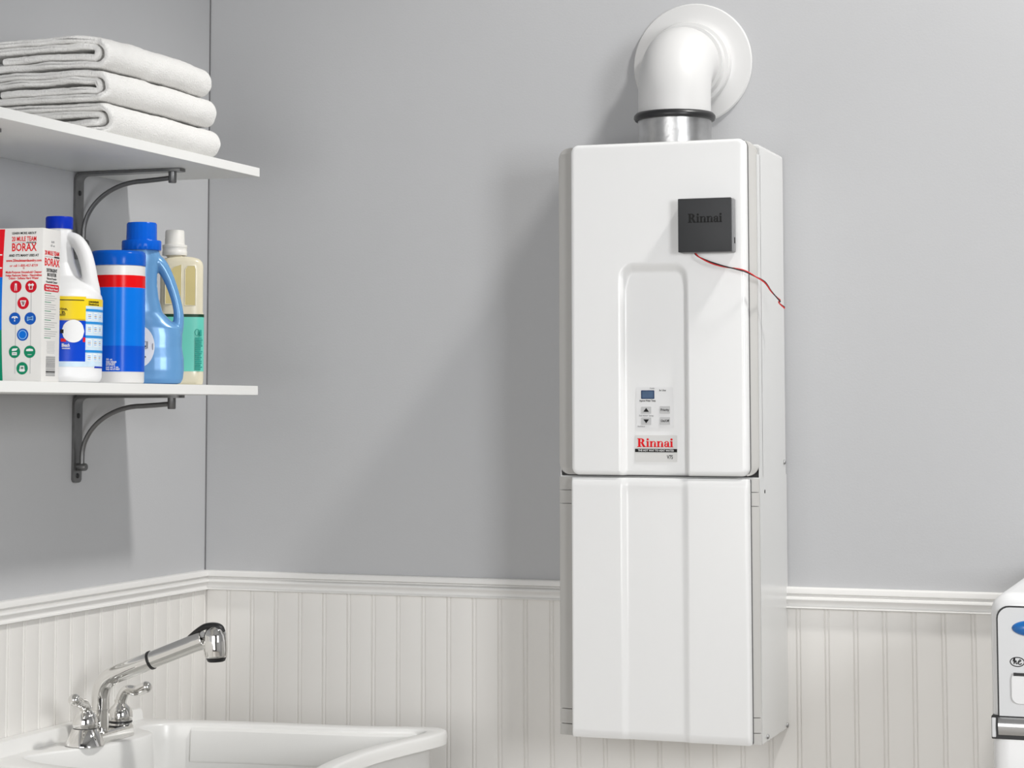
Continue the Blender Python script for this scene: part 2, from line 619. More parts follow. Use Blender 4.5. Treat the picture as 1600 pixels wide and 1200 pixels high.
# upper casing with side skirts, black plate painting the shade in the gap
bm = bmesh.new()
box(bm, HX0, HX1, -0.200, -0.002, HZM, HZT, 0.007, 3, only=lambda e: abs(e.verts[0].co.z - HZT) < 1e-5 or (e.verts[0].co.y > -0.01 and e.verts[1].co.y > -0.01 and abs(e.verts[0].co.x - e.verts[1].co.x) < 1e-6))
for xa, xb in ((HX0, HX0 + 0.0018), (HX1 - 0.0018, HX1)):
    box(bm, xa, xb, -HD, -0.198, HZM, HZT - 0.020)
hfin('casing', bm, M['casing'])
bm = bmesh.new()
box(bm, HX0 + 0.0022, HX1 - 0.0022, -0.216, -0.201, HZM - 0.006, HZM + 0.05)
hfin('gap_shade_plate', bm, M['black'])
bm = bmesh.new()
box(bm, HX0, HX1, -HD, -0.002, HZB, HZM, 0.0015, 2, only=lambda e: e.verts[0].co.z < HZB + 0.01 and e.verts[1].co.z < HZB + 0.01)
hfin('pipe_cover_casing', bm, M['casing'])


def trim_strip(side, z0, z1, rc):
    """slanted plastic strip between casing edge and front cover."""
    bm = bmesh.new()
    xo = HX0 if side < 0 else HX1
    xi = (CX0 + 0.006) if side < 0 else (CX1 - 0.006)
    rows = []
    zs = []
    if rc:
        for k in range(9):
            a = PI / 2 * k / 8
            zs.append((z0 + rc * (1 - math.cos(a)), rc * (1 - math.sin(a))))
        for k in range(9):
            a = PI / 2 * k / 8
            zs.append((z1 - rc * (1 - math.sin(a)), rc * (1 - math.cos(a))))
    else:
        zs = [(z0, 0), (z1, 0)]
    for z, ins in zs:
        x = xo - side * ins
        k = ins / abs(xi - xo)
        yo = -0.2290 - 0.007 * min(1, k)
        rows.append([(x - side * 0.0025, -0.2045, z), (x - side * 0.0022, yo + 0.0004, z), (x, yo, z), (x - side * 0.0015, yo - 0.0012, z), (xi, -0.2365, z), (xi, -0.205, z)])
    loft(bm, rows)
    return hfin('trim_strip', bm, M['striptrim'], 30)


trim_strip(-1, 1.3800, 1.9550, 0.020)
trim_strip(1, 1.3800, 1.9550, 0.020)
for s in (-1, 1):
    seams = [1.3760, 1.3528, 1.3292, 0.9745, 0.9488, 0.9290]
    for a, b in zip(seams[:-1], seams[1:]):
        trim_strip(s, b + 0.0006, a - 0.0006, 0)

# dark shadow joint round the covers
M['gap'] = mat('gap_grey', (0.10, 0.10, 0.10), 0.7, vary=(20, 0.05))
for z0, z1, rc in ((1.3790, 1.9580, 0.0145), (0.9305, 1.3750, 0.0025)):
    bm = bmesh.new()
    prism(bm, rrect(CX0 - 0.0014, CX1 + 0.0014, z0, z1, rc, 6), 0.0, 0.0030, lambda a, b, d: (a, -0.2325 - d, b))
    hfin('cover_joint', bm, M['gap'])

# screws on the right side
for (y, z, r_) in ((-0.0242, 1.3992, 0.0042), (-0.1856, 0.9375, 0.0042), (-0.0243, 0.9345, 0.0042)):
    bm = bmesh.new()
    lathe(bm, [(r_, 0), (r_, 0.0015), (r_ * 0.75, 0.003), (r_ * 0.2, 0.0035)], 14, (HX1, y, z), 'x')
    hfin('screw', bm, M['steel'], 40)
bm = bmesh.new()
lathe(bm, [(0.0032, 0), (0.0032, 0.0006)], 14, (HX1, -0.186, 1.3527), 'x')
hfin('screw_hole', bm, M['black'])
bm = bmesh.new()
lathe(bm, [(0.0045, 0), (0.0045, 0.004), (0.003, 0.006)], 12, (1.052, -0.176, HZT + 0.004), 'z')
lathe(bm, [(0.0035, 0), (0.0035, 0.004), (0.003, 0.005)], 12, (1.063, -0.176, HZT + 0.004), 'z')
box(bm, 1.046, 1.072, -0.180, -0.172, HZT - 0.002, HZT + 0.0062)
hfin('earth_screw', bm, M['black'], 40)

# control panel
PY = CF + 0.0118      # floor of the groove
bm = bmesh.new()
prism(bm, rrect(0.9530, 1.0195, 1.4605, 1.5320, 0.003), 0, 0.0008, lambda a, b, d: (a, PY - d, b))
cp = hfin('control_panel', bm, M['panel'])
Y1 = PY - 0.0008


def cpart(name, x0, x1, z0, z1, d, m, r=0.001, parent=None):
    bm = bmesh.new()
    prism(bm, rrect(x0, x1, z0, z1, r), 0, d, lambda a, b, dd: (a, Y1 - dd, b))
    return hfin(name, bm, m, None, parent or cp)


cpart('display', 0.9622, 0.9858, 1.5115, 1.5262, 0.0006, M['lcd'])
bm = bmesh.new()
prism(bm, rrect(0.9640, 0.9840, 1.5130, 1.5247, 0.0008), 0, 0.0008, lambda a, b, dd: (a, Y1 - dd, b))
hfin('display_window', bm, mat('blue_lcd_window', (0.03, 0.08, 0.17), 0.3, vary=(60, 0.15)), None, cp)
for (x0, x1, z0, z1) in ((0.9625, 0.9800, 1.4860, 1.4980), (0.9625, 0.9800, 1.4668, 1.4795), (0.9955, 1.0135, 1.4860, 1.4990), (0.9955, 1.0135, 1.4672, 1.4802)):
    cpart('button', x0, x1, z0, z1, 0.0009, M['button'])
for zz, s in ((1.4922, 1), (1.4732, -1)):
    bm = bmesh.new()
    prism(bm, [(0.9662, zz - s * 0.0030), (0.9762, zz - s * 0.0030), (0.9712, zz + s * 0.0038)][::s], 0, 0.0012, lambda a, b, dd: (a, Y1 - dd, b))
    hfin('arrow_mark', bm, M['ink'], None, cp)


def htext(s, size, m, x, y, z, bold=0.0, width=None, parent=None):
    return text(s, size, m, parent, FRONT, Vector((x, y, z)) - HL, bold, width)


htext('Priority', 0.0058, M['ink'], 1.0045, Y1 - 0.0011, 1.4925, 0.00010, 0.0148, cp)
htext('On/Off', 0.0058, M['ink'], 1.0045, Y1 - 0.0011, 1.4736, 0.00010, 0.0148, cp)
htext('Approx Water Temp', 0.0042, M['ink'], 0.9735, Y1 - 0.0002, 1.5083, 0.00008, 0.029, cp)
htext('Set water temp', 0.0040, M['greyink'], 0.9712, Y1 - 0.0002, 1.4826, 0.00006, 0.026, cp)
htext('Service', 0.0038, M['greyink'], 0.9620, Y1 - 0.0002, 1.4640, 0.00006, 0.013, cp)
htext('In Use', 0.0042, M['ink'], 1.0005, Y1 - 0.0002, 1.5262, 0.00006, 0.0115, cp)
htext('Priority', 0.0034, M['greyink'], 0.9820, Y1 - 0.0002, 1.5297, 0.00005, 0.008, cp)

# name plate
bm = bmesh.new()
prism(bm, rrect(0.9505, 1.0257, 1.4030, 1.4490, 0.002), 0, 0.0008, lambda a, b, d: (a, PY - d, b))
npl = hfin('name_plate', bm, M['plate'])
o = roman('Rinnai', M['redink'], npl, Vector((0.9868, Y1, 1.4360)) - HL, 0.0640, 0.0150)
bm = bmesh.new()
prism(bm, [(0.9507, 1.4198), (1.0255, 1.4198), (1.0255, 1.4255), (0.9507, 1.4255)], 0, 0.0004, lambda a, b, d: (a, Y1 - d, b))
hfin('black_band', bm, M['ink'], None, npl)
htext('THE HOT WAY TO HEAT WATER', 0.0044, M['whiteink'], 0.9880, Y1 - 0.0005, 1.4226, 0.00006, 0.0640, npl)
htext('V75', 0.0095, M['ink'], 1.0130, Y1 - 0.0002, 1.4112, 0.00012, 0.0105, npl)

# ------------------------------------------------------------------ black control module on the heater front, with its wire
modu = thing('control_module', 'square dark grey module box with black lettering and a thin wire on the heater front', 'module box', (1.0865, CF, 1.7610))
ML = Vector(modu.location)


def mfin(name, bm, m, smooth=None, parent=None):
    for v in bm.verts:
        v.co -= ML
    return fin(name, bm, m, parent or modu, smooth)


bm = bmesh.new()
box(bm, 1.0405, 1.1345, -0.2755, CF - 0.0002, 1.7605, 1.8530, 0.0025, 3)
mfin('module_base', bm, M['graphside'], 40)
bm = bmesh.new()
box(bm, 1.0395, 1.1325, -0.2815, -0.2757, 1.7615, 1.8535, 0.0012, 2)
mcov = mfin('module_cover', bm, M['graphite'], 40)
roman('Rinnai', M['ink'], mcov, Vector((1.0872, -0.2815, 1.8195)) - ML, 0.0600, 0.0155)
bm = bmesh.new()
box(bm, 1.1345, 1.1350, -0.268, -0.262, 1.776, 1.786)
mfin('side_notch', bm, M['ink'])
W = [(1.0640, -0.262, 1.7610), (1.067, -0.268, 1.7588), (1.0747, -0.272, 1.7529), (1.0944, -0.275, 1.7435), (1.1166, -0.275, 1.7364), (1.1388, -0.275, 1.7316), (1.1546, -0.272, 1.7271),
     (1.1689, -0.262, 1.7187), (1.1816, -0.245, 1.7095), (1.1882, -0.225, 1.6951), (1.1949, -0.205, 1.6839), (1.1972, -0.195, 1.6799), (1.1949, -0.195, 1.6766), (1.2028, -0.185, 1.6681)]
wp = spline(W, 6)
n = len(wp)
for col, ph in (('redwire', 0.0), ('black', PI)):
    pts = []
    for i, p in enumerate(wp):
        a = ph + i / n * 2 * PI * 2.6 + 0.6
        pts.append(p + Vector((0.0, 0.0007 * math.cos(a), 0.0011 * math.sin(a))))
    bm = bmesh.new()
    tube(bm, pts, 0.0011, 8)
    mfin('red_wire' if col == 'redwire' else 'black_wire', bm, M[col], 60)

# ------------------------------------------------------------------ vent elbow with wall flange
VX, VY, VZ = 0.9925, -0.118, 2.126
vent = thing('vent_pipe', 'white vent elbow with round wall flange and metal collar above the heater', 'vent pipe', (VX, VY, HZT))
VL = Vector(vent.location)


def vfin(name, bm, m, smooth=None, parent=None):
    for v in bm.verts:
        v.co -= VL
    return fin(name, bm, m, parent or vent, smooth)


R_ = 0.0652
bm = bmesh.new()
lathe(bm, [(R_ + 0.0005, HZT + 0.0005), (R_ + 0.0005, 2.016), (R_ - 0.004, 2.016)], 48, (VX, VY, 0))
for k in range(48):
    pass
vfin('metal_collar', bm, M['alu'], 40)
bm = bmesh.new()
lathe(bm, [(R_ + 0.001, 2.0100), (R_ + 0.0060, 2.0105), (R_ + 0.0082, 2.0145), (R_ + 0.0078, 2.0190), (R_ + 0.0040, 2.0235), (R_ + 0.0010, 2.0240)], 48, (VX, VY, 0))
vfin('rubber_gasket', bm, M['rubber'], 50)
path = [Vector((VX, VY, 2.0165)), Vector((VX, VY, 2.035)), Vector((VX, VY, VZ - 0.068))]
RB = 0.068
for k in range(1, 13):
    a = PI / 2 * k / 12
    path.append(Vector((VX, VY + RB * (1 - math.cos(a)), VZ - RB + RB * math.sin(a))))
path.append(Vector((VX, -0.012, VZ)))
bm = bmesh.new()
tube(bm, path, R_, 48, up=Vector((1, 0, 0)))
elbow = vfin('elbow', bm, M['pipe'], 50)
bm = bmesh.new()
lathe(bm, [(R_ + 0.0005, 0.046), (R_ + 0.0060, 0.046), (R_ + 0.0066, 0.043), (R_ + 0.0066, 0.030), (R_ + 0.0075, 0.0285), (R_ + 0.0135, 0.0275), (R_ + 0.0150, 0.0250), (R_ + 0.0150, 0.014), (R_ + 0.001, 0.013)], 56, (VX, 0, VZ), 'y')
vfin('socket_ring', bm, M['pipe'], 40)
bm = bmesh.new()
lathe(bm, [(0.1120, 0.0008), (0.1128, 0.0045), (0.1105, 0.0075), (0.098, 0.0088), (0.085, 0.0100), (0.0735, 0.0135), (0.0715, 0.0160), (0.060, 0.0160)], 72, (0.9975, 0, 2.1305), 'y')
vfin('wall_flange', bm, M['pipe'], 40)

# ------------------------------------------------------------------ shelves and brackets
SD, ZU, ZL, TH = 0.27237, 1.91354, 1.51867, 0.0165
YE = -0.335


def shelf(zb, label):
    t = thing('wall_shelf', label, 'shelf', (0, YE - 0.8, zb), group=None)
    bm = bmesh.new()
    box(bm, 0.0005, SD, -1.60, YE, 0, TH, 0.0008, 2)
    for v in bm.verts:
        v.co.y -= t.location.y
    fin('board', bm, M['shelf'], t, 40)
    bm = bmesh.new()
    box(bm, SD, SD + 0.0006, -1.60, YE, 0.0004, TH - 0.0004)
    for v in bm.verts:
        v.co.y -= t.location.y
    fin('edge_band', bm, M['shelf'], t)
    return t


shelf(ZU, 'upper white wall shelf carrying the folded towels')
shelf(ZL, 'lower white wall shelf carrying the bottles and box')


def bracket(y, zb, label, first=None):
    t = thing('shelf_bracket', label, 'bracket', (0, y, zb - 0.155), group='shelf brackets')
    H = 0.155 - 0.0006
    hw = 0.0138
    # L plate with rounded bend and rounded lower end
    bm = bmesh.new()
    cen = [(0.0030, 0.0)]
    cen = [(0.0028, z) for z in (0.006, 0.03, 0.08, H - 0.016)]
    for k in range(1, 8):
        a = PI / 2 * k / 8
        cen.append((0.0028 + 0.0145 * (1 - math.cos(a)), H - 0.016 + 0.0132 * math.sin(a)))
    cen += [(x, H - 0.0026) for x in (0.019, 0.06, 0.12, 0.18, 0.205)]
    cen = [(0.0028, 0.0005), (0.0028, 0.002)] + cen + [(0.2090, H - 0.0026), (0.2105, H - 0.0026)]
    rings = []
    for i, (x, z) in enumerate(cen):
        p0, p1 = cen[max(i - 1, 0)], cen[min(i + 1, len(cen) - 1)]
        tx, tz = p1[0] - p0[0], p1[1] - p0[1]
        L = math.hypot(tx, tz)
        nx, nz = -tz / L, tx / L
        w = hw
        if i == 0 or i == len(cen) - 1:
            w = hw * 0.45
        elif i == 1 or i == len(cen) - 2:
            w = hw * 0.8
        th = 0.0024
        rings.append([(x + nx * th, -w, z + nz * th), (x + nx * th, w, z + nz * th), (x - nx * th, w, z - nz * th), (x - nx * th, -w, z - nz * th)])
    loft(bm, rings)
    fin('plate', bm, M['iron'], t, 35)
    # curved rod
    zl = 0.028
    pts = [Vector((0.0135, 0, zl))]
    for k in range(0, 19):
        a = PI / 2 * k / 18
        pts.append(Vector((0.0135 + 0.118 * (1 - math.cos(a)), 0, zl + 0.018 + (H - 0.016 - zl - 0.018) * math.sin(a) * 0.965)))
    pts += [Vector((0.160, 0, H - 0.0175)), Vector((0.186, 0, H - 0.0155))]
    bm = bmesh.new()
    tube(bm, pts, 0.0043, 12)
    fin('rod', bm, M['iron'], t, 60)
    bm = bmesh.new()
    lathe(bm, [(0.0060, 0.0045), (0.0068, 0.0060), (0.0068, 0.0205), (0.0055, 0.0225), (0.003, 0.0225)], 20, (0, 0, zl), 'x')
    fin('peg', bm, M['iron'], t, 40)
    bm = bmesh.new()
    lathe(bm, [(0.003, H - 0.0245), (0.0062, H - 0.0245), (0.0072, H - 0.0230), (0.0072, H - 0.0050)], 20, (0.1895, 0, 0))
    fin('peg', bm, M['iron'], t, 40)
    for z in (0.0125, 0.118):
        bm = bmesh.new()
        lathe(bm, [(0.0048, 0.0050), (0.0044, 0.0066), (0.0025, 0.0074)], 16, (0, 0, z), 'x')
        s = fin('screw', bm, M['black'], t, 40)
    return t


bracket(-0.512, ZU, 'dark grey bracket with a curved rod under the towel shelf, nearer the corner')
bracket(-0.506, ZL, 'dark grey bracket with a curved rod under the bottle shelf')
bracket(-1.105, ZU, 'dark grey bracket under the towel shelf at the left edge, behind the box')

# ------------------------------------------------------------------ towels
ZT = ZU + TH + 0.0012


def towel(z0, H, x0, xr, y0, y1, seed, label, lvl):
    t_ = H * 0.232
    path = []

    def line(xa, xb, z, n):
        for k in range(n):
            path.append((xa + (xb - xa) * k / n, z))

    def arc(cx, cz, r, a0, a1, n):
        for k in range(n):
            a = math.radians(a0 + (a1 - a0) * k / n)
            path.append((cx + r * math.cos(a), cz + r * math.sin(a)))
    ro = (H - t_) / 2
    ri = ro - t_ * 0.98
    zc = H / 2
    cx = xr - H / 2
    line(x0 + 0.055, cx - 0.006, zc - ri, 26)
    arc(cx - 0.006, zc, ri, -90, 90, 10)
    line(cx - 0.006, x0 + 0.02, zc + ri, 26)
    arc(x0 + 0.02, zc + (ri + ro) / 2, (ro - ri) / 2, -90, -270, 8)
    path.reverse()
    path2 = path
    path = []
    # outer wrap follows on from the left fold
    pth = list(reversed(path2))
    line(x0 + 0.02, cx, zc + ro, 26)
    arc(cx, zc, ro, 90, -90, 22)
    line(cx, x0 + 0.010, zc - ro, 26)
    pth = pth + path
    n = len(pth)
    NY = 46
    rings = []
    for j in range(NY + 1):
        if j <= 5:
            a_ = PI / 2 * j / 5
            v = 0.020 * (1 - math.cos(a_))
            hem = 0.25 + 0.75 * math.sin(a_)
        elif j >= NY - 5:
            a_ = PI / 2 * (NY - j) / 5
            v = 1 - 0.020 * (1 - math.cos(a_))
            hem = 0.25 + 0.75 * math.sin(a_)
        else:
            v = 0.020 + 0.96 * (j - 5) / (NY - 10)
            hem = 1.0
        ring_a, ring_b = [], []
        for i, (x, z) in enumerate(pth):
            p0, p1 = pth[max(i - 1, 0)], pth[min(i + 1, n - 1)]
            tx, tz = p1[0] - p0[0], p1[1] - p0[1]
            L = math.hypot(tx, tz) or 1
            nx, nz = -tz / L, tx / L
            fray = noise.noise(Vector((i * 0.16, seed * 7.3, 0))) * 0.010 * (1 if v < 0.5 else -1)
            y = y0 + (y1 - y0) * v
            if v < 0.12:
                y += fray * (1 - v / 0.12)
            if v > 0.9:
                y += fray * 0.5 * (v - 0.9) / 0.1
            hh = z / H
            gx = 0.0025 + 0.0045 * math.sin(x * 21 - 2.0) + 0.0075 * noise.noise(Vector((x * 7, y * 8, 3.3))) + 0.0035 * noise.noise(Vector((x * 20, y * 17, 8.1)))
            gx -= 0.0030 * ss((x - 0.20) / 0.06)
            sag = gx * (lvl + hh) / 3
            sag += 0.0022 * noise.noise(Vector((x * 19, z * 60, seed * 5.0 + y * 4))) * min(1, hh * 3) * min(1, (1 - hh) * 4) * (1 if x < cx else max(0, 1 - (x - cx) * 60))
            tt = t_ / 2 * (1 + 0.10 * noise.noise(Vector((i * 0.12, y * 26, seed * 3.1)))) + 0.0004 * noise.noise(Vector((i * 0.9, y * 300, seed)))
            # soft rounded hems at both ends
            tt *= hem
            fz = 0.0010 * noise.noise(Vector((x * 110, y * 110, z * 110 + seed)))
            ox = 0.0055 * noise.noise(Vector((y * 9, z * 20, seed * 2.0))) * (0.3 + 0.7 * hh) * (1 if x > cx else 0.3)
            ring_a.append((x + nx * (tt + fz) + ox, y, max(0.0004, z + nz * (tt + fz) + sag)))
            ring_b.append((x - nx * tt + ox, y, max(0.0003, z - nz * tt + sag)))
        rings.append(ring_a + list(reversed(ring_b)))
    bm = bmesh.new()
    loft(bm, rings)
    for v in bm.verts:
        v.co.y -= (y0 + y1) / 2
    o = fin('folded_towel', bm, M['towel'], None, 60, loc=(0, (y0 + y1) / 2, z0))
    o['label'] = label
    o['category'] = 'towel'
    o['group'] = 'folded towels on the upper shelf'
    return o


towel(ZT, 0.0505, 0.012, 0.2690, -0.865, -0.480, 1.3, 'white folded bath towel at the bottom of the stack, on the shelf', 0)
towel(ZT + 0.0530, 0.0500, 0.010, 0.2660, -0.870, -0.490, 4.1, 'white folded bath towel in the middle of the stack', 1)
towel(ZT + 0.1060, 0.0515, 0.012, 0.2620, -0.868, -0.500, 2.2, 'white folded bath towel on top of the stack', 2)

# ------------------------------------------------------------------ goods on the lower shelf
ZS = ZL + TH + 0.0006
ROT = math.atan2(0.518, 0.855)       # broad side towards the room

# --- carton
bx = thing('detergent_booster_box', 'white carton with red, blue and green round icons at the left shelf end', 'box', (0.24, -1.0215, ZS), math.radians(5.7))
BW, BD, BH = 0.150, 0.0625, 0.2335
bm = bmesh.new()
box(bm, -BW, 0, 0, BD, 0, BH, 0.0014, 2)
fin('carton', bm, M['card'], bx, 40)


def patch(name, pts, m, parent, d0=0.0, d=0.0003):
    bm = bmesh.new()
    prism(bm, pts, d0, d0 + d, lambda a, b, dd: (a, -dd, b))
    return fin(name, bm, m, parent)


xl = -0.0655
cuts = [(0.0, 0.0785, 'cgreen'), (0.0785, 0.1590, 'cblue'), (0.1590, BH - 0.0014, 'cred')]
for z0, z1, mk in cuts:
    pts = [(-BW + 0.001, max(z0, 0.0014)), (-BW + 0.001, z1)]
    right = []
    for k in range(7):
        z = max(z0, 0.0014) + (z1 - max(z0, 0.0014)) * k / 6
        right.append((xl - 0.0016 + 0.0036 * ((z / BH - 0.5) * 2) ** 2, z))
    pts = pts + list(reversed(right))
    patch('colour_panel', pts, M[mk], bx)
for zz, w in ((0.172, 0.008), (0.192, 0.02)):
    patch('print_line', [(xl - 0.002 - w, zz), (xl - 0.002, zz), (xl - 0.002, zz + 0.002), (xl - 0.002 - w, zz + 0.002)], M['whiteink'], bx, 0.0004)
CX = -0.0315


def bxt(s, size, m, x, z, bold=0.0, width=None):
    return text(s, size, m, bx, FRONT, Vector((x, -0.0003, z)), bold, width)


bxt('LEARN MORE ABOUT', 0.0050, M['ink'], CX, 0.2255, 0.00012, 0.0400)
bxt('20 MULE TEAM', 0.0100, M['redink'], CX, 0.2165, 0.00022, 0.0405)
patch('print_line', [(CX - 0.020, 0.2108), (CX + 0.004, 0.2108), (CX + 0.004, 0.2114), (CX - 0.020, 0.2114)], M['greyink'], bx)
for k in range(6):
    a = CX + 0.004 + k * 0.0027
    patch('mule_mark', [(a, 0.2100), (a + 0.0019, 0.2100), (a + 0.0022, 0.2126), (a + 0.0006, 0.2120)], M['ink'], bx)
bxt('BORAX', 0.0170, M['redink'], CX, 0.2035, 0.00030, 0.0410)
bxt("AND IT'S MANY USES AT", 0.0052, M['ink'], CX, 0.1915, 0.00014, 0.0495)
bxt('www.20muleteamlaundry.com', 0.0056, M['redink'], CX, 0.1838, 0.00016, 0.0590)
bxt('or call 1-800-457-8739', 0.0054, M['redink'], CX, 0.1760, 0.00006, 0.0465)
bxt('*', 0.0070, M['redink'], CX, 0.1702, 0.0002)
bxt('Multi-Purpose Household Cleaner', 0.0050, M['redink'], CX, 0.1660, 0.00013, 0.0600)
bxt('Helps Remove Stains - Neutralizes', 0.0050, M['redink'], CX, 0.1612, 0.00013, 0.0600)
bxt('Odors - Softens Hard Water', 0.0050, M['redink'], CX, 0.1568, 0.00013, 0.0500)
for xx in (CX - 0.0125, CX + 0.0125):
    patch('guide_line', [(xx, 0.012), (xx + 0.0011, 0.012), (xx + 0.0011, 0.138), (xx, 0.138)], M['button'], bx)
ICONS = [(-0.0125, 0.1440, 'ired', 'shirt'), (0.0125, 0.1440, 'ired', 'top'), (0.0, 0.1190, 'ired', 'pants'),
         (-0.0135, 0.0955, 'iblue', 'tap'), (0.0120, 0.0955, 'iblue', 'cloth'), (0.0, 0.0710, 'iblue', 'ring'),
         (-0.0130, 0.0450, 'igreen', 'pot'), (0.0120, 0.0450, 'igreen', 'bowl'), (0.0, 0.0200, 'igreen', 'cup')]


def disc_pts(cx, cz, r, n=22, k=1.0):
    return [(cx + r * k * math.cos(2 * PI * i / n), cz + r * math.sin(2 * PI * i / n)) for i in range(n)]


for dx, zc, mk, kind in ICONS:
    cx = CX + dx
    ic = patch('round_icon', disc_pts(cx, zc, 0.0094), M[mk], bx, 0.0002)
    g = 0.0005

    def ip(pts, mm='whiteink'):
        return patch('icon_mark', [(cx + a * 0.001, zc + b * 0.001) for a, b in pts], M[mm], ic, g, 0.0002)
    if kind == 'shirt':
        ip([(-2, -6), (-1, -6), (-0.4, 2), (0.4, 2), (1, -6), (2, -6), (1.6, 5), (-1.6, 5)])
        ip([(-0.8, 2.5), (0.8, 2.5), (0, -0.5)], mk)
    elif kind == 'top':
        ip([(-5, 3), (-2.5, 5), (-1, 3.5), (1, 3.5), (2.5, 5), (5, 3), (4, 0.5), (3, 1.2), (3, -4.5), (-3, -4.5), (-3, 1.2), (-4, 0.5)])
        ip([(-1.9, 1.5), (1.9, 1.5), (1.9, -3.4), (-1.9, -3.4)], mk)
    elif kind == 'pants':
        ip([(-5, 4), (5, 4), (4, 0), (2, -5), (-2, -5), (-4, 0)])
        ip([(-3.4, 2.6), (3.4, 2.6), (1.2, -3.4), (-1.2, -3.4)], mk)
    elif kind == 'tap':
        ip([(-5.5, 1), (-3.5, 3.6), (3.5, 3.6), (5.5, 1), (4.5, 0.6), (1, 1.8), (1, -1), (-1, -1), (-1, 1.8), (-4.5, 0.6)])
        ip([(-0.8, -2.2), (0.8, -2.2), (0.8, -4.2), (-0.8, -4.2)])
    elif kind == 'cloth':
        ip([(-5, 3), (0, 2), (5, 4), (5, -3), (0, -2), (-5, -4)], 'ltblue')
        ip([(-3.8, 1.8), (0, 1), (3.8, 2.6), (3.8, -1.8), (0, -1), (-3.8, -2.6)], mk)
    elif kind == 'ring':
        patch('icon_mark', disc_pts(cx, zc, 0.0070), M['ltblue'], ic, g, 0.0002)
        patch('icon_mark', disc_pts(cx, zc, 0.0058), M['cblue'], ic, g + 0.0002, 0.0002)
    elif kind == 'pot':
        ip([(-4, 1), (3, 2), (5, 4.5), (5, 5.5), (-3, 5), (-4.5, 3)])
        ip([(-4, -0.5), (4, -0.5), (4, -5), (-4, -5)])
        ip([(-2.5, -2), (2.5, -2), (2.5, -3.5), (-2.5, -3.5)], mk)
    elif kind == 'bowl':
        ip([(-6, 2), (-5, 4), (0, 5), (5, 4), (6, 2), (5, 1), (-5, 1)])
        ip([(-3.5, -4), (3.5, -4), (3.0, -4.7), (-3.0, -4.7)])
    else:
        ip([(-3.5, 4), (3.5, 4), (4, -1), (5, -3.5), (3, -5), (-3, -5), (-5, -3.5), (-4, -1)])
        ip([(-2.2, 2.4), (2.2, 2.4), (2.4, -1), (-2.4, -1)], mk)


def sidepatch(name, y0, y1, z0, z1, m, d=0.0003):
    bm = bmesh.new()
    prism(bm, [(y0, z0), (y1, z0), (y1, z1), (y0, z1)], 0, d, lambda a, b, dd: (dd, a, b))
    return fin(name, bm, m, bx)


SC = BD / 2


def sdt(s, size, m, y, z, bold=0.0, width=None):
    return text(s, size, m, bx, SIDE, Vector((0.0003, y, z)), bold, width)


sdt('Net Wt', 0.0050, M['greyink'], SC + 0.002, 0.2135, 0.0, 0.010)
sdt('65 oz', 0.0050, M['greyink'], SC + 0.002, 0.2080, 0.0, 0.014)
sdt('20 MULE TEAM', 0.0092, M['redink'], SC, 0.1960, 0.00022, 0.0500)
sidepatch('print_line', SC - 0.025, SC + 0.006, 0.1900, 0.1906, M['greyink'])
sidepatch('mule_mark', SC + 0.008, SC + 0.026, 0.1895, 0.1918, M['ink'])
sdt('BORAX', 0.0165, M['redink'], SC, 0.1815, 0.00030, 0.0520)
sdt('DETERGENT', 0.0072, M['ink'], SC, 0.1695, 0.00016, 0.0370)
sdt('BOOSTER', 0.0072, M['ink'], SC, 0.1628, 0.00016, 0.0320)
sdt('Natural Powder', 0.0050, M['ink'], SC, 0.1570, 0.0, 0.034)
sdt('Household Cleaner', 0.0050, M['ink'], SC, 0.1520, 0.0, 0.040)
bm = bmesh.new()
prism(bm, rrect(SC - 0.026, SC + 0.026, 0.1375, 0.1485, 0.004), 0, 0.0003, lambda a, b, dd: (dd, a, b))
pill = fin('red_pill', bm, M['ired'], bx)
for zz, s in ((0.1452, 'Multi-Purpose Uses'), (0.1405, 'See Back Panel')):
    text(s, 0.0042, M['whiteink'], pill, SIDE, Vector((0.0006, SC, zz)), 0.00005, 0.042)
zz = 0.1340
k = 0
while zz > 0.066:
    w = 0.046 * (0.72 + 0.28 * rnd.random())
    if k % 4 == 0:
        sidepatch('print_line', SC - 0.023, SC - 0.023 + 0.022, zz, zz + 0.0009, M['igreen'])
    else:
        sidepatch('print_line', SC - 0.023, SC - 0.023 + w, zz, zz + 0.0006, M['greyink'])
    zz -= 0.0034
    k += 1
for k in range(9):
    w = 0.030 - 0.002 * (k % 3)
    sidepatch('print_line', SC - w / 2, SC + w / 2, 0.0610 - k * 0.0022, 0.0616 - k * 0.0022, M['button'])
zz = 0.0385
while zz > 0.010:
    h = rnd.choice((0.0006, 0.0010, 0.0014))
    sidepatch('barcode_bar', SC - 0.016, SC + 0.016, zz - h, zz, M['barcode'])
    zz -= h + rnd.choice((0.0005, 0.0008))
sidepatch('barcode_bar', SC - 0.016, SC + 0.016, 0.0140, 0.0160, M['ink'])

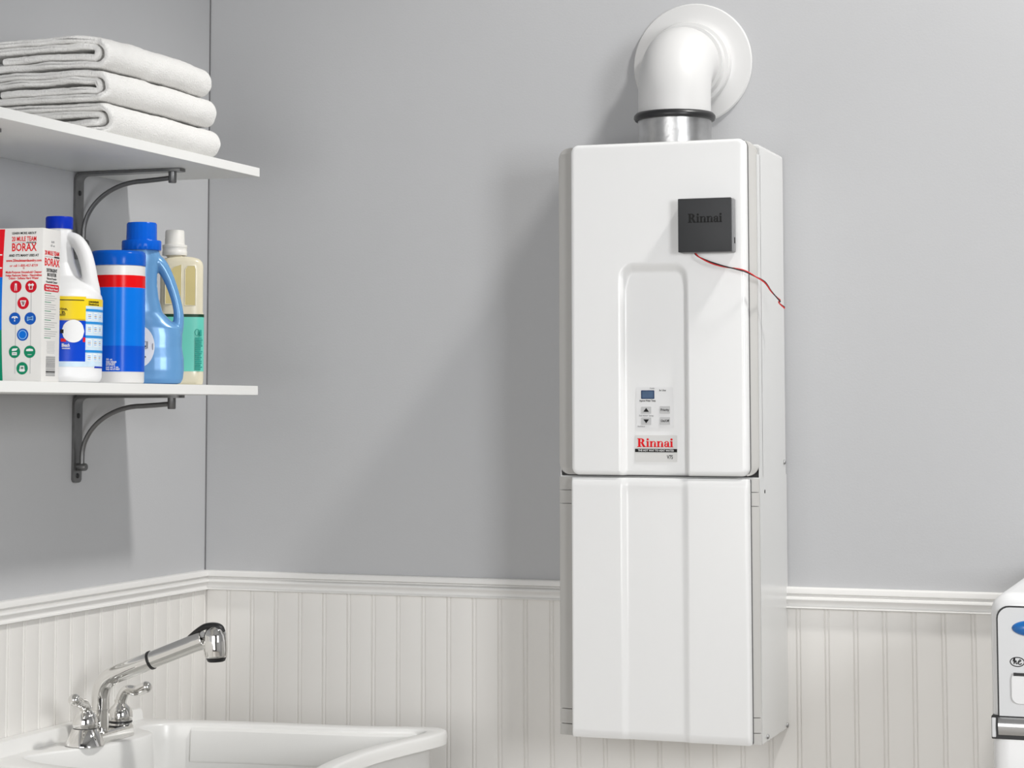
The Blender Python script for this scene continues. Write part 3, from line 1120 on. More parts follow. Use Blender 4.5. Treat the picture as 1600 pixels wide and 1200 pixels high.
# --- white jug with blue cap and label
jug = thing('bleach_jug', 'white plastic jug with dark blue cap, side handle and yellow label', 'jug', (0.175, -0.866, ZS), ROT)
JR = 0.0700
prof = [(0.0, 0.0), (JR - 0.008, 0.0), (JR - 0.003, 0.002), (JR, 0.008), (JR, 0.040), (JR, 0.090), (JR, 0.128), (JR - 0.001, 0.137), (JR - 0.008, 0.147), (JR - 0.019, 0.157),
        (0.036, 0.168), (0.0260, 0.190), (0.0220, 0.212), (0.0205, 0.230), (0.0195, 0.238), (0.0195, 0.247), (0.0, 0.247)]
bm = bmesh.new()
lathe(bm, prof[1:-1], 64)
hp = spline([(0.010, -0.006, 0.2335), (0.0265, -0.014, 0.2255), (0.0385, -0.021, 0.207), (0.0455, -0.024, 0.184), (0.0490, -0.022, 0.163), (0.052, -0.016, 0.143), (0.050, -0.010, 0.126)], 6)
tube(bm, hp, lerp_list([0.0085, 0.0110, 0.0120, 0.0120, 0.0125, 0.0140, 0.0150], 6), 20)
jme = remesh(bm, 0.0016, 8, 0.5)
link('jug_body', jme, M['hdpe'], jug)
bm = bmesh.new()
capn = 60
rings = []
for r0, z in ((0.0195, 0.2445), (0.0212, 0.2448), (0.0214, 0.262), (0.0205, 0.2642), (0.0, 0.2642)):
    if r0 == 0:
        continue
    rings.append([((r0 + (0.0004 if i % 2 and r0 > 0.021 else 0)) * math.cos(2 * PI * i / capn), (r0 + (0.0004 if i % 2 and r0 > 0.021 else 0)) * math.sin(2 * PI * i / capn), z) for i in range(capn)])
loft(bm, rings)
fin('cap', bm, M['capblue'], jug, 40)


def wrap(name, R, a0, a1, z0, z1, m, parent, lift=0.0004, n=None):
    """label patch wrapped on a cylinder; angles in degrees, 0 = towards local -y, positive = right."""
    n = n or max(2, int(abs(a1 - a0) / 4))
    bm = bmesh.new()
    rr = []
    for k in range(n + 1):
        a = math.radians(a0 + (a1 - a0) * k / n)
        s, c = math.sin(a), -math.cos(a)
        rr.append([((R + lift) * s, (R + lift) * c, z0), ((R + lift) * s, (R + lift) * c, z1), ((R + 0.00005) * s, (R + 0.00005) * c, z1), ((R + 0.00005) * s, (R + 0.00005) * c, z0)])
    loft(bm, rr)
    return fin(name, bm, m, parent, 30)


def wrapdisc(name, R, ac, zc, ra, rz, m, parent, lift, n=28):
    bm = bmesh.new()
    cols = []
    steps = 14
    for k in range(steps + 1):
        t = -1 + 2 * k / steps
        t *= 0.999
        hgt = rz * math.sqrt(1 - t * t)
        a = math.radians(ac) + t * ra / R
        s, c = math.sin(a), -math.cos(a)
        cols.append([((R + lift) * s, (R + lift) * c, zc - hgt), ((R + lift) * s, (R + lift) * c, zc + hgt)])
    vr = [[bm.verts.new(p) for p in c_] for c_ in cols]
    for a, b in zip(vr[:-1], vr[1:]):
        bm.faces.new((a[0], b[0], b[1], a[1]))
    return fin(name, bm, m, parent, 30)


# angle from visible offset: sin(a) = dx / R
def ang(px, c=91.0, s=982.5, R=JR):
    return math.degrees(math.asin(max(-1, min(1, (px - c) / s / R))))


def zof(v, vb=598.0, s=982.5):
    return (vb - v) / s


aL, aM, aR = -60, ang(132.5), 84
wrap('label_band', JR, aL, aM, zof(503), zof(466), M['yellow'], jug)
wrap('label_band', JR, aL, aM, zof(566), zof(503), M['lblue'], jug)
wrap('label_band', JR, aL, aM, zof(574), zof(566), M['pale'], jug)
wrap('label_band', JR, aL, aM - 3, zof(472.3), zof(471), M['ink'], jug, 0.0007)
wrap('label_band', JR, aL, aM - 1, zof(503.0), zof(500.5), mat('label_gold', (0.55, 0.38, 0.02), 0.4, vary=(20, 0.03)), jug, 0.0007)
wrapdisc('label_circle', JR, ang(114), zof(519.5), 0.0185, 0.0178, M['whiteink'], jug, 0.0008)
wrap('label_band', JR, ang(94), ang(99), zof(523), zof(517), M['ink'], jug, 0.0010)
wrap('label_band', JR, ang(95), ang(103), zof(536), zof(531), M['redink'], jug, 0.0007)
wrap('label_band', JR, ang(128.5), aM - 0.5, zof(536), zof(529), M['redink'], jug, 0.0007)


def wraptext(s, size, m, ac, z, width, parent, R=JR, lift=0.0009, bold=0.0001):
    me = text_mesh(s, size, bold, 'CENTER', width)
    for v in me.vertices:
        a = math.radians(ac) + v.co.x / R
        d = R + lift + v.co.z
        v.co = (d * math.sin(a), -d * math.cos(a), z + v.co.y)
    return link('lettering', me, m, parent)


wraptext('chlorine,', 0.0060, M['ink'], ang(93), zof(485.5), 0.024, jug)
wraptext('use in', 0.0060, M['ink'], ang(92.5), zof(490.0), 0.016, jug)
wraptext('bleach!', 0.0060, M['ink'], ang(92.5), zof(494.0), 0.018, jug)
wraptext('Bleach', 0.0072, M['whiteink'], ang(102.5), zof(541.5), 0.0120, jug, bold=0.0002)
wraptext('concentrated', 0.0034, M['whiteink'], ang(103), zof(546.0), 0.0125, jug)
# right-hand label half: yellow head, table of blue and white rows
wrap('label_band', JR, aM, aR, zof(480), zof(468.5), M['yellow'], jug)
wrap('label_band', JR, aM, aR, zof(574), zof(480), M['pale'], jug)
wraptext('CONCENTRATED', 0.0042, M['ink'], 52, zof(473.8), 0.026, jug)
wraptext('Directions for use', 0.0042, M['ink'], 52, zof(477.5), 0.026, jug)
for v0 in (484.5, 504, 525.5, 548):
    wrap('table_row', JR, aM, aR, zof(v0 + 4), zof(v0), M['sky'], jug, 0.0006)
    for a0 in (40, 52, 64):
        wrap('table_cell', JR, a0, a0 + 8, zof(v0 + 17), zof(v0 + 6), M['whiteink'], jug, 0.0006)
        for q in range(3):
            wrap('print_line', JR, a0 + 1, a0 + 6, zof(v0 + 9.6 + q * 2.8), zof(v0 + 8.2 + q * 2.8), mat('label_grey_blue', (0.25, 0.38, 0.52), 0.5, vary=(20, 0.03)) if False else M['greyink'] if q == 1 else M['ltblue'], jug, 0.0009, 2)
wrap('label_band', JR, ang(147), aR, zof(575.5), zof(573), M['capblue'], jug, 0.0008)

# --- blue canister
can = thing('wipes_canister', 'blue cylindrical canister with red and white bands and a blue lid', 'canister', (0.205, -0.7290, ZS), ROT)
CR = 0.0450


def zc_(v):
    return (600 - v) / 950.4


bm = bmesh.new()
lathe(bm, [(CR - 0.004, 0.0), (CR - 0.001, 0.0008), (CR, 0.003), (CR, zc_(418)), (CR - 0.002, zc_(416))], 64)
fin('canister_body', bm, M['canwhite'], can, 30)
bm = bmesh.new()
lathe(bm, [(CR - 0.003, zc_(417)), (CR + 0.0006, zc_(416.5)), (CR + 0.0010, zc_(413)), (CR + 0.0008, zc_(400)), (CR - 0.0005, zc_(395.5)), (CR - 0.004, zc_(393.5)), (CR - 0.009, zc_(393.2)), (CR - 0.010, zc_(395))], 64)
fin('lid', bm, M['lidblue'], can, 45)


def band(name, v0, v1, m, lift):
    bm = bmesh.new()
    lathe(bm, [(CR + 0.00005, zc_(v1)), (CR + lift, zc_(v1)), (CR + lift, zc_(v0)), (CR + 0.00005, zc_(v0))], 64, cap0=False, cap1=False)
    return fin(name, bm, m, can, 30)


band('red_band', 432.5, 451.5, M['canred'], 0.0005)
band('blue_label', 451.5, 542, M['canblue'], 0.0005)
band('blue_label', 542, 582, M['candark'], 0.0005)
for v_, s, w in ((563.5, '35 ct', 0.010), (566.8, 'wet wipes', 0.0170), (571.0, 'DETERGENT', 0.0150), (575.2, 'net wt 7 oz', 0.020), (578.2, 'keep out of reach', 0.022)):
    me = text_mesh(s, 0.0046 if v_ != 571.0 else 0.0062, 0.0001, 'LEFT', w)
    for v in me.vertices:
        a = math.radians(-24) + v.co.x / CR
        d = CR + 0.0007 + v.co.z
        v.co = (d * math.sin(a), -d * math.cos(a), zc_(v_) + v.co.y)
    link('lettering', me, M['whiteink'], can)

# --- light blue detergent bottle with a through handle
bb = thing('detergent_bottle', 'light blue pearl detergent bottle with bright blue cap and handle hole', 'bottle', (0.19, -0.6170, ZS), ROT)
SB = 921.9


def bxz(u, v):
    return (u - 222) / SB, (600 - v) / SB


def sec(cu, hw, v, dep, e=2.6, n=40):
    cx, z = bxz(cu, v)
    hx = hw / SB
    out = []
    for i in range(n):
        a = 2 * PI * i / n
        c, s = math.cos(a), math.sin(a)
        out.append((cx + hx * math.copysign(abs(c) ** (2 / e), c), dep * math.copysign(abs(s) ** (2 / e), s), z))
    return out


bm = bmesh.new()
loft(bm, [sec(225, 52, 600, 0.024), sec(225, 58, 598.5, 0.029), sec(225, 61.5, 592, 0.0325), sec(225, 63, 578, 0.034), sec(225, 62.5, 560, 0.034), sec(224.5, 60, 542, 0.032),
          sec(224.5, 60.5, 525, 0.032), sec(222, 60, 512, 0.032), sec(216, 52, 502, 0.031), sec(210, 44, 488, 0.030), sec(207, 40.5, 465, 0.029), sec(206, 39, 445, 0.028), sec(207, 38, 428, 0.027), sec(211, 36, 414, 0.026, 2.3),
          sec(218, 32, 403, 0.0245, 2.1), sec(220, 29, 396, 0.024, 2), sec(220, 27, 391, 0.0235, 2), sec(220, 26, 386, 0.023, 2)])
hp = [bxz(*p) for p in ((236, 402), (250, 413), (261, 431), (269.5, 452), (276, 474), (279, 494), (277, 512), (272, 528))]
hp = spline([(x, 0, z) for x, z in hp], 6)
tube(bm, hp, lerp_list([0.012, 0.0115, 0.0098, 0.0088, 0.0083, 0.0088, 0.0105, 0.0125], 6), 20, flat=1.25)
bme = remesh(bm, 0.0014, 10, 0.5)
link('bottle_body', bme, M['softblue'], bb)
bm = bmesh.new()
# cap: two steps of fluted blue plastic
nf = 72
rings = []
for rr, v in ((30.0, 391), (30.6, 390), (30.6, 377), (29.8, 375.6), (24.2, 375.0), (23.6, 374), (23.2, 349.5), (22.2, 347.4), (18.5, 347.0), (18.0, 349)):
    fl = 0.35 if 23 < rr < 24 or rr > 30 else 0
    rings.append([((rr + (fl if i % 3 == 0 else 0)) / SB * math.cos(2 * PI * i / nf) + bxz(220, 0)[0], (rr + (fl if i % 3 == 0 else 0)) / SB * math.sin(2 * PI * i / nf), bxz(0, v)[1]) for i in range(nf)])
loft(bm, rings)
fin('cap', bm, M['capblue2'], bb, 35)


def on_surface(me, x, z, default):
    best = default
    for v in me.vertices:
        if v.co.y < 0 and abs(v.co.x - x) < 0.0022 and abs(v.co.z - z) < 0.0022:
            best = min(best, v.co.y)
    return best


cxl, czl = bxz(216, 542)
bm = bmesh.new()
rings = []
for q in (0.0, 0.25, 0.5, 0.75, 1.0):
    ring = []
    for i in range(36):
        a = 2 * PI * i / 36
        x = cxl + 0.0265 * max(q, 0.02) * math.cos(a)
        z = czl + 0.0355 * max(q, 0.02) * math.sin(a)
        ring.append((x, on_surface(bme, x, z, -0.030) - 0.0005, z))
    rings.append(ring)
loft(bm, rings, True, False)
blab = fin('label', bm, M['whiteink'], bb, 60)
for (u0, u1, v0, v1, mk) in ((228, 230.2, 534, 545, 'greyink'), (225, 228.4, 534, 535, 'greyink'), (225, 228.4, 544.6, 545.6, 'greyink'), (237, 238.2, 537, 547, 'greyink'), (225.5, 227, 540.5, 543, 'ink'), (225.5, 227, 557, 559, 'ink')):
    a, z1 = bxz(u0, v0)
    b, z0 = bxz(u1, v1)
    yy = on_surface(bme, (a + b) / 2, (z0 + z1) / 2, -0.032) - 0.0014
    bm = bmesh.new()
    box(bm, a, b, yy, yy + 0.0006, z0, z1)
    fin('print_line', bm, M[mk], blab)

# --- pale yellow bottle with mint label
pb = thing('soap_bottle', 'translucent pale yellow bottle with white cap and mint green label by the wall corner', 'bottle', (0.165, -0.4200, ZS), ROT)
SP = 876.0


def pxz(u, v):
    return (u - 286) / SP, (600 - v) / SP


def psec(u0, u1, v, dep, e=4.2, n=48):
    x0, z = pxz(u0, v)
    x1, _ = pxz(u1, v)
    cx, hx = (x0 + x1) / 2, (x1 - x0) / 2
    out = []
    for i in range(n):
        a = 2 * PI * i / n
        c, s = math.cos(a), math.sin(a)
        out.append((cx + hx * math.copysign(abs(c) ** (2 / e), c), dep * math.copysign(abs(s) ** (2 / e), s), z))
    return out


bm = bmesh.new()
loft(bm, [psec(252, 314, 600, 0.020), psec(249.5, 317, 598.5, 0.023), psec(248.5, 318, 594, 0.0245), psec(248.5, 318, 580, 0.0250), psec(248.5, 318, 498, 0.0250), psec(248.5, 318, 490, 0.0250), psec(250, 316.5, 485, 0.0240), psec(250, 316.5, 440, 0.0240),
          psec(250, 316.5, 414, 0.0240), psec(251.5, 315, 408, 0.0235), psec(255, 311, 403, 0.0225, 3.6), psec(261, 303, 400.2, 0.020, 3.0), psec(259, 285, 398.5, 0.0145, 2.2), psec(259, 285, 392, 0.0142, 2)])
fin('bottle_body', bm, M['amber'], pb, 45)
# moulded grips: two sunk panels where the liquid shows darker, framed by pale ribs
for pts in (((256.5, 474), (256.5, 436), (261, 424), (270, 416), (281.5, 412.5), (281.5, 474)), ((287, 476), (287, 420), (291, 414), (302, 414), (303.5, 420), (303.5, 476))):
    bm = bmesh.new()
    prism(bm, [((u - 286) / SP, (600 - v) / SP) for u, v in pts], 0, 0.0005, lambda a, b, d: (a, -0.0239 - d, b))
    fin('grip_panel', bm, M['liquid'], pb)
    bm = bmesh.new()
    tube(bm, [(pxz(u, v)[0], -0.0240, pxz(u, v)[1]) for u, v in pts + (pts[0],)], 0.0009, 8)
    fin('moulded_rib', bm, M['amber'], pb, 60)
bm = bmesh.new()
nf = 60
rings = []
for rr, v in ((18.6, 397.5), (19.4, 396.5), (19.4, 391), (18.9, 390.4), (18.9, 385), (19.4, 384.4), (19.2, 381), (15.6, 380), (15.2, 378.5), (14.6, 359.5), (13.6, 357.5), (9, 357.2)):
    rings.append([((rr + (0.3 if (i % 2 and 14 < rr < 16) else 0)) / SP * math.cos(2 * PI * i / nf) + pxz(272, 0)[0], (rr + (0.3 if (i % 2 and 14 < rr < 16) else 0)) / SP * math.sin(2 * PI * i / nf), pxz(0, v)[1]) for i in range(nf)])
loft(bm, rings)
fin('cap', bm, M['clearcap'], pb, 40)


def pshell(name, v0, v1, m, grow, parent, i0=None, i1=None):
    bm = bmesh.new()
    ra = [psec(248.5 - grow, 318 + grow, v, 0.0250 + grow / SP) for v in (v1, v0)]
    loft(bm, ra, False, False)
    return fin(name, bm, m, parent, 45)


plab = pshell('label', 493.5, 578.5, M['mint'], 0.35, pb)
pshell('label_edge', 489.5, 494, M['darkgreen'], 0.45, plab)


def pprint(u0, u1, v0, v1, mk):
    a, z1 = pxz(u0, v0)
    b, z0 = pxz(u1, v1)
    bm = bmesh.new()
    box(bm, a, b, -0.0263, -0.0250, z0, z1)
    return fin('print_block', bm, M[mk], plab)


for v in range(526, 577, 3):
    pprint(303.5, 303.5 + rnd.choice((9, 10.5, 11.5)), v, v + 2.0, 'teal')
bm = bmesh.new()
a, zc2 = pxz(306.5, 518)
tube(bm, [(a + 0.0034 * math.cos(t * PI / 8), -0.0262, zc2 + 0.0058 * math.sin(t * PI / 8)) for t in range(17)], 0.0005, 6)
fin('print_ring', bm, M['teal'], plab)
pprint(310.5, 313.5, 514, 524, 'teal')

# ------------------------------------------------------------------ utility sink
ZD = 0.930
sink = thing('utility_sink', 'white utility sink with scalloped front rim in the wall corner', 'sink', (0.30, -0.575, ZD))
SL = Vector(sink.location)


def kfin(name, bm, m, smooth=None, parent=None):
    for v in bm.verts:
        v.co -= SL
    return fin(name, bm, m, parent or sink, smooth)


YC = -0.575
far = [(0.0095, -0.312), (0.0405, -0.3085), (0.1013, -0.2960), (0.1613, -0.2868), (0.2458, -0.2760), (0.344, -0.2670), (0.4200, -0.2590), (0.4835, -0.2480), (0.5400, -0.2330), (0.572, -0.2270), (0.596, -0.2330), (0.6090, -0.2470), (0.6130, -0.2690),
       (0.6100, -0.3050), (0.6030, -0.3450), (0.5925, -0.3950), (0.5800, -0.4650), (0.5740, -0.5200), (0.5725, -0.575)]
near = [(x, 2 * YC - y) for x, y in reversed(far[:-1])]
outer = far + near                     # open along the wall side, closed by the last segment


def densify(pts, step=0.012):
    out = []
    n = len(pts)
    for i in range(n):
        a, b = Vector((*pts[i], 0)), Vector((*pts[(i + 1) % n], 0))
        k = max(1, int((b - a).length / step))
        for q in range(k):
            p = a.lerp(b, q / k)
            out.append((p.x, p.y))
    return out


def smooth_loop(pts, it=3):
    n = len(pts)
    for _ in range(it):
        pts = [((pts[i - 1][0] + 2 * pts[i][0] + pts[(i + 1) % n][0]) / 4, (pts[i - 1][1] + 2 * pts[i][1] + pts[(i + 1) % n][1]) / 4) for i in range(n)]
    return pts


def offset(pts, d):
    """positive d = inwards (loop runs clockwise seen from above)."""
    n = len(pts)
    out = []
    for i in range(n):
        a, b = pts[i - 1], pts[(i + 1) % n]
        tx, ty = b[0] - a[0], b[1] - a[1]
        L = math.hypot(tx, ty) or 1
        out.append((pts[i][0] + d * ty / L, pts[i][1] - d * tx / L))
    return out


outer = smooth_loop(densify(outer), 2)
inner = [(0.100, -0.352), (0.130, -0.338), (0.170, -0.328), (0.2458, -0.314), (0.344, -0.304), (0.4200, -0.296), (0.4835, -0.286), (0.5300, -0.273), (0.560, -0.2640), (0.576, -0.2680), (0.581, -0.2850),
         (0.5780, -0.318), (0.5700, -0.360), (0.5610, -0.405), (0.5500, -0.468), (0.5450, -0.520), (0.5440, -0.575)]
inner = inner + [(x, 2 * YC - y) for x, y in reversed(inner[:-1])]
inner += [(0.060, -0.770), (0.068, -0.728), (0.086, -0.695), (0.110, -0.655), (0.134, -0.600), (0.1415, -0.555), (0.1420, -0.500), (0.1380, -0.465), (0.128, -0.447), (0.108, -0.436), (0.084, -0.420), (0.080, -0.385)]
inner = smooth_loop(densify(inner, 0.010), 2)
bm = bmesh.new()
# rim skirt (outside), rounded over into the top
rings = []
for d, z in ((0.004, -0.0225), (0.0, -0.0225), (-0.0005, -0.012), (0.0, -0.0045), (0.0014, -0.0014), (0.0045, 0.0)):
    rings.append([(x, y, ZD + z) for x, y in offset(outer, d)])
vr = loft(bm, rings, False, False)
otop = vr[-1]
# basin: rounded edge then sloping walls and a floor
rings = []
for d, z in ((-0.004, 0.0), (-0.0012, -0.0012), (0.0, -0.0045), (0.002, -0.03), (0.006, -0.10), (0.014, -0.25), (0.020, -0.30), (0.032, -0.325), (0.06, -0.332)):
    rings.append([(x, y, ZD + z) for x, y in offset(inner, d)])
vi = loft(bm, rings, False, True)
itop = vi[0]
es = [bm.edges.get((otop[i], otop[(i + 1) % len(otop)])) for i in range(len(otop))] + [bm.edges.get((itop[i], itop[(i + 1) % len(itop)])) for i in range(len(itop))]
bmesh.ops.triangle_fill(bm, edges=es, use_beauty=True)
kfin('basin', bm, M['sink'], 50)
# tub body under the rim
bm = bmesh.new()
rings = []
for d, z in ((0.030, -0.018), (0.031, -0.10), (0.045, -0.36)):
    rings.append([(x, y, ZD + z) for x, y in offset(outer, d)])
loft(bm, rings, False, True)
kfin('tub', bm, M['sink'], 50)
# raised ledge along the wall
bm = bmesh.new()
rings = []
for y, x1, h in ((-0.8450, 0.031, 0.0), (-0.8400, 0.034, 0.020), (-0.79, 0.035, 0.0235), (-0.55, 0.035, 0.0215), (-0.36, 0.035, 0.0190), (-0.318, 0.035, 0.0185), (-0.3125, 0.034, 0.0175), (-0.3100, 0.032, 0.0)):
    rings.append([(0.0085, y, ZD - 0.004), (0.0085, y, ZD + h), (x1 - 0.003, y, ZD + h), (x1, y, ZD + max(0, h - 0.003)), (x1 + 0.003, y, ZD + min(h, 0.002)), (x1 + 0.006, y, ZD - 0.004)])
loft(bm, rings)
kfin('backsplash', bm, M['sink'], 40)
# raised soap panel on the far wall of the basin
bm = bmesh.new()
farw = [(0.148, -0.3335), (0.185, -0.3248), (0.2458, -0.314), (0.344, -0.304), (0.4200, -0.296), (0.4835, -0.286), (0.530, -0.2735), (0.556, -0.2660)]
rings = []
for i, (x, y) in enumerate(farw):
    e = 0.0 if i in (0,) else 1.0
    rr = []
    for dz, dy in ((-0.0070, 0.004), (-0.0085, -0.0010), (-0.0130, -0.0045), (-0.0640, -0.0075), (-0.0680, -0.0060), (-0.0700, 0.003)):
        rr.append((x, y + dy - 0.002, ZD + dz))
    rings.append(rr)
loft(bm, rings)
kfin('soap_panel', bm, M['sink'], 30)
# four legs to the floor
for (x, y) in ((0.10, -0.36), (0.52, -0.33), (0.10, -0.79), (0.52, -0.82)):
    bm = bmesh.new()
    loft(bm, [[(x - a, y - a, z), (x + a, y - a, z), (x + a, y + a, z), (x - a, y + a, z)] for a, z in ((0.014, 0.0), (0.018, 0.58))])
    kfin('leg', bm, M['sink'])

# ------------------------------------------------------------------ tap
FX, FY = 0.098, -0.5675
tap = thing('faucet', 'chrome two-handle faucet with pull-out spout on the sink deck', 'faucet', (FX, FY, ZD + 0.0004))
TL = Vector(tap.location)


def tfin(name, bm, m, smooth=None, parent=None):
    for v in bm.verts:
        v.co -= TL
    return fin(name, bm, m, parent or tap, smooth)


bm = bmesh.new()


def stad(hx, hy, z, n=10):
    out = []
    r = hx
    for k in range(n + 1):
        a = PI * k / n
        out.append((FX + r * math.cos(a), FY + hy - r * 0.5 + 0.5 * r * math.sin(a), z))
    for k in range(n + 1):
        a = PI + PI * k / n
        out.append((FX + r * math.cos(a), FY - hy + r * 0.5 + 0.5 * r * math.sin(a), z))
    return out


z0 = ZD + 0.0006
loft(bm, [stad(0.0230, 0.0760, z0), stad(0.0232, 0.0762, z0 + 0.003), stad(0.0215, 0.0750, z0 + 0.0165), stad(0.0190, 0.0730, z0 + 0.0190), stad(0.010, 0.06, z0 + 0.0195)])
tfin('base_plate', bm, M['chrome'], 35)
NY_, FYV = -0.6285, -0.5090
for yy, near_ in ((NY_, True), (FYV, False)):
    # flared cone, black ring, dome
    bm = bmesh.new()
    lathe(bm, [(0.0330, z0 + 0.0005), (0.0325, z0 + 0.003), (0.0225, z0 + 0.0270), (0.0190, z0 + 0.0285)] if near_ else [(0.0205, z0 + 0.0150), (0.0195, z0 + 0.0220), (0.0170, z0 + 0.0240)], 36, (FX, yy, 0))
    zd = z0 + (0.0270 if near_ else 0.0235)
    lathe(bm, [(0.0185, zd), (0.0210, zd + 0.003), (0.0214, zd + 0.009), (0.0204, zd + 0.017), (0.0172, zd + 0.0240), (0.0118, zd + 0.0290), (0.0098, zd + 0.0315), (0.0098, zd + 0.0360), (0.0070, zd + 0.0380)], 36, (FX, yy, 0))
    vb = tfin('valve_body', bm, M['chrome'], 45)
    bm = bmesh.new()
    lathe(bm, [(0.0195, zd - 0.0022), (0.0208, zd - 0.0012), (0.0208, zd + 0.0012), (0.0195, zd + 0.002)], 36, (FX, yy, 0))
    tfin('seal_ring', bm, M['rubber'], 45, vb)
    zl = zd + 0.036
    if near_:
        end = Vector((0.1120, -0.6900, 1.0135))
        pts = [(FX, yy, zl - 0.004), (FX + 0.001, yy - 0.010, zl + 0.006), (FX + 0.006, yy - 0.030, zl + 0.011), (end.x - 0.006, end.y + 0.016, end.z - 0.003), tuple(end)]
    else:
        end = Vector((0.1500, -0.5090, 1.0155))
        pts = [(FX, yy, zl - 0.006), (FX + 0.003, yy, zl + 0.006), (FX + 0.012, yy, zl + 0.018), (0.1300, yy, 1.0080), tuple(end)]
    sp = spline(pts, 8)
    rad = lerp_list([0.0098, 0.0096, 0.0086, 0.0093, 0.0102], 8)
    # rounded lever end
    t = (sp[-1] - sp[-2]).normalized()
    for q in (0.35, 0.65, 0.9, 0.99):
        sp.append(end + t * 0.0075 * q)
        rad.append(0.0090 * math.sqrt(1 - q * q))
    bm = bmesh.new()
    tube(bm, sp, rad, 20)
    lathe(bm, [(0.007, zl - 0.004), (0.0104, zl - 0.003), (0.0108, zl + 0.001), (0.007, zl + 0.003)], 28, (FX, yy, 0))
    tfin('lever', bm, M['chrome'], 60, vb)

# spout: column, bend, arm
CXs = 0.0915
A0 = Vector((0.1870, FY, 1.0680))
A1 = Vector((0.2850, FY, 1.1060))
dirn = (A1 - A0).normalized()
zb_ = A0.z - (A0.x - CXs) * dirn.z / dirn.x
corner = Vector((CXs, FY, zb_))
pts = [Vector((CXs, FY, z0 + 0.016)), Vector((CXs, FY, 0.970)), Vector((CXs, FY, 0.985))]
d1, d2 = Vector((0, 0, -1)), dirn
LB = 0.030
p0, p2 = corner + d1 * LB, corner + d2 * LB
for k in range(13):
    q = k / 12
    pts.append(p0 * (1 - q) ** 2 + corner * 2 * q * (1 - q) + p2 * q * q)
pts += [A0 - dirn * 0.012, A0]
bm = bmesh.new()
tube(bm, pts, 0.0152, 36)
lathe(bm, [(0.0150, 0.9795), (0.0164, 0.9800), (0.0164, 0.9820), (0.0150, 0.9825)], 36, (CXs, FY, 0))
spout = tfin('spout', bm, M['chrome'], 60)
bm = bmesh.new()
tube(bm, [A0 - dirn * 0.0006, A0 + dirn * 0.0030], 0.0162, 36)
tfin('black_ring', bm, M['rubber'], 45, spout)
# pull-out spray head
H0 = A0 + dirn * 0.0025
HC = Vector((0.3095, FY, 1.1010))
bm = bmesh.new()
tube(bm, [H0, H0.lerp(A1, 0.5), A1 - dirn * 0.018, A1 - dirn * 0.006, A1 + dirn * 0.004], [0.0148, 0.0148, 0.0150, 0.0158, 0.0160], 36)
ax = Vector((-0.06, 0.0, 1.0)).normalized()
prof = [(-0.0240, 0.0160), (-0.0220, 0.0190), (-0.011, 0.0205), (0.004, 0.0205), (0.015, 0.0190), (0.0235, 0.0150), (0.0285, 0.0085), (0.0300, 0.002)]
tube(bm, [HC + ax * h for h, _ in prof], [r_ for _, r_ in prof], 36)
hme = remesh(bm, 0.0011, 5, 0.5)
hme.transform(Matrix.Translation(-TL))
head = link('spray_head', hme, M['chrome'], tap)
bm = bmesh.new()
tube(bm, [HC + ax * -0.0305, HC + ax * -0.0290, HC + ax * -0.0230], [0.0120, 0.0148, 0.0172], 30)
aer = tfin('aerator', bm, M['black'], 45, head)
bm = bmesh.new()
btn = [A1 - dirn * 0.030 + Vector((0, 0, 0.0150)), A1 - dirn * 0.012 + Vector((0, 0, 0.0185)), A1 + dirn * 0.006 + Vector((0, 0, 0.0205)), HC + Vector((-0.002, 0, 0.0298)), HC + Vector((0.009, 0, 0.0272)), HC + Vector((0.0165, 0, 0.0205))]
tube(bm, spline(btn, 6), lerp_list([0.0012, 0.0040, 0.0052, 0.0050, 0.0042, 0.0015], 6), 16, flat=1.7)
tfin('spray_button', bm, M['black'], 60, head)

# ------------------------------------------------------------------ washing machine at the right edge
WX0, WY, WZ = 1.5990, -0.690, 1.2340
wash = thing('washing_machine', 'white front-loading washer with blue button and silver band at the right edge', 'washing machine', (1.94, -0.36, 0))
WL = Vector(wash.location)


def wfin(name, bm, m, smooth=None, parent=None):
    for v in bm.verts:
        v.co -= WL
    return fin(name, bm, m, parent or wash, smooth)


WX1 = 2.282
bm = bmesh.new()
rings = []
for d, y in ((0.020, WY), (0.012, WY + 0.0015), (0.004, WY + 0.009), (0.0, WY + 0.020), (0.0, -0.03)):
    o2 = []
    for (a, b) in rrect(WX0 + d, WX1 - d, 0.01, WZ - d * 0.9, 0.030 - d * 0.5, 6):
        o2.append((a, y, b))
    rings.append(o2)
loft(bm, rings)
wfin('cabinet', bm, M['washer'], 45)
for (x, y) in ((1.65, -0.62), (2.23, -0.62), (1.65, -0.10), (2.23, -0.10)):
    bm = bmesh.new()
    lathe(bm, [(0.02, 0.0), (0.02, 0.0105)], 16, (x, y, 0))
    wfin('foot', bm, M['black'])
# control fascia, outlined by a black seam
bm = bmesh.new()
prism(bm, rrect(1.6085, 2.2725, 1.0310, 1.2155, 0.018, 6), 0.0, 0.0012, lambda a, b, d: (a, WY - d, b))
wfin('fascia_seam', bm, M['black'])
bm = bmesh.new()
prism(bm, rrect(1.6108, 2.2702, 1.0330, 1.2132, 0.0162, 6), 0.0, 0.0024, lambda a, b, d: (a, WY - d, b))
fas = wfin('control_fascia', bm, M['washpanel'])
bm = bmesh.new()
n = 40
rings = []
for q, d in ((1.0, 0.0022), (0.97, 0.0045), (0.8, 0.0070), (0.5, 0.0086), (0.2, 0.0092)):
    rings.append([(1.6585 + 0.0285 * q * math.cos(2 * PI * i / n), WY - d, 1.1845 + 0.0115 * q * math.sin(2 * PI * i / n)) for i in range(n)])
loft(bm, rings)
wfin('blue_button', bm, M['lens'], 60, fas)
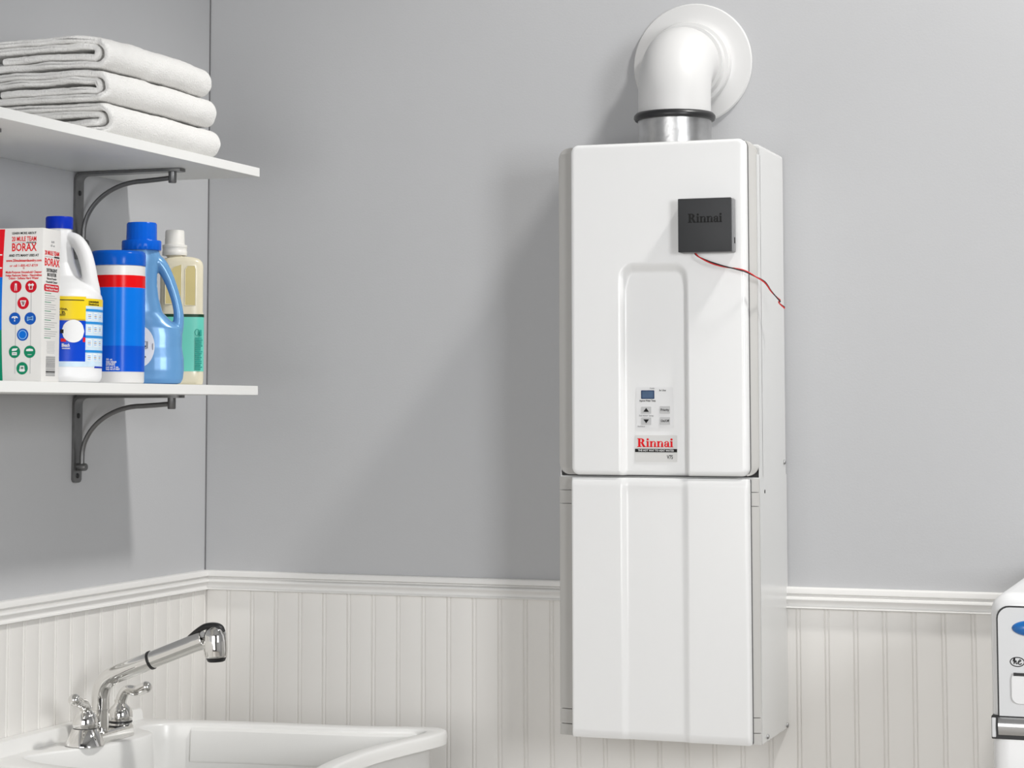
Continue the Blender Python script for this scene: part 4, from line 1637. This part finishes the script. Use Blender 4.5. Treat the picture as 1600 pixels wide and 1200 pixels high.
# he emblem: ring and script letters
EX, EZ = 1.6370, 1.1370
bm = bmesh.new()
tube(bm, [(EX + 0.0098 * math.cos(2 * PI * k / 32), WY - 0.0026, EZ + 0.0064 * math.sin(2 * PI * k / 32)) for k in range(33)], 0.00065, 8)
for pts in (((-0.0058, 0.0006), (-0.0046, 0.0042), (-0.0034, 0.0046), (-0.0040, 0.0012), (-0.0047, -0.0030)), ((-0.0045, -0.0022), (-0.0030, 0.0010), (-0.0016, 0.0012), (-0.0018, -0.0014), (-0.0010, -0.0026), (0.0004, -0.0020)),
            ((0.0004, -0.0008), (0.0036, 0.0006), (0.0050, 0.0020), (0.0036, 0.0030), (0.0018, 0.0008), (0.0014, -0.0018), (0.0034, -0.0034), (0.0062, -0.0020))):
    tube(bm, spline([(EX + a, WY - 0.0026, EZ + b) for a, b in pts], 5), 0.0007, 8)
wfin('emblem', bm, M['ink'], 60, fas)
# dispenser drawer with its dark grip slot
bm = bmesh.new()
prism(bm, rrect(1.6290, 1.7600, 1.0790, 1.1228, 0.010, 6), 0.0, 0.0045, lambda a, b, d: (a, WY - 0.0022 - d, b))
drw = wfin('dispenser_drawer', bm, M['washer'], None, fas)
bm = bmesh.new()
box(bm, 1.6318, 1.7560, WY - 0.0076, WY - 0.0060, 1.1178, 1.1222)
wfin('grip_slot', bm, M['black'], None, drw)
# silver band between fascia and door panel
bm = bmesh.new()
box(bm, WX0 + 0.0005, 2.281, WY - 0.0035, WY + 0.02, 1.0280, 1.0605, 0.001, 1)
wfin('band_frame', bm, M['black'])
bm = bmesh.new()
rings = []
for x in (1.6095, 2.272):
    rings.append([(x, WY - 0.003, 1.0330), (x, WY - 0.0075, 1.0345), (x, WY - 0.0115, 1.0440), (x, WY - 0.0105, 1.0540), (x, WY - 0.0060, 1.0585), (x, WY - 0.003, 1.0590)])
loft(bm, rings)
wfin('silver_band', bm, M['silver'], 40)
bm = bmesh.new()
box(bm, WX0 + 0.0012, 1.6060, WY - 0.0062, WY - 0.003, 1.0305, 1.0580, 0.001, 1)
wfin('band_end_cap', bm, M['washpanel'])
# round door lower down
bm = bmesh.new()
lathe(bm, [(0.235, 0.001), (0.235, 0.014), (0.220, 0.026), (0.185, 0.026), (0.175, 0.015), (0.16, 0.012)], 64, (1.94, WY, 0.70), 'y')
wfin('door_ring', bm, M['silver'], 40)
bm = bmesh.new()
lathe(bm, [(0.178, 0.013), (0.12, 0.028), (0.05, 0.034)], 48, (1.94, WY, 0.70), 'y')
wfin('door_glass', bm, M['lens'], 60)

bpy.context.view_layer.update()
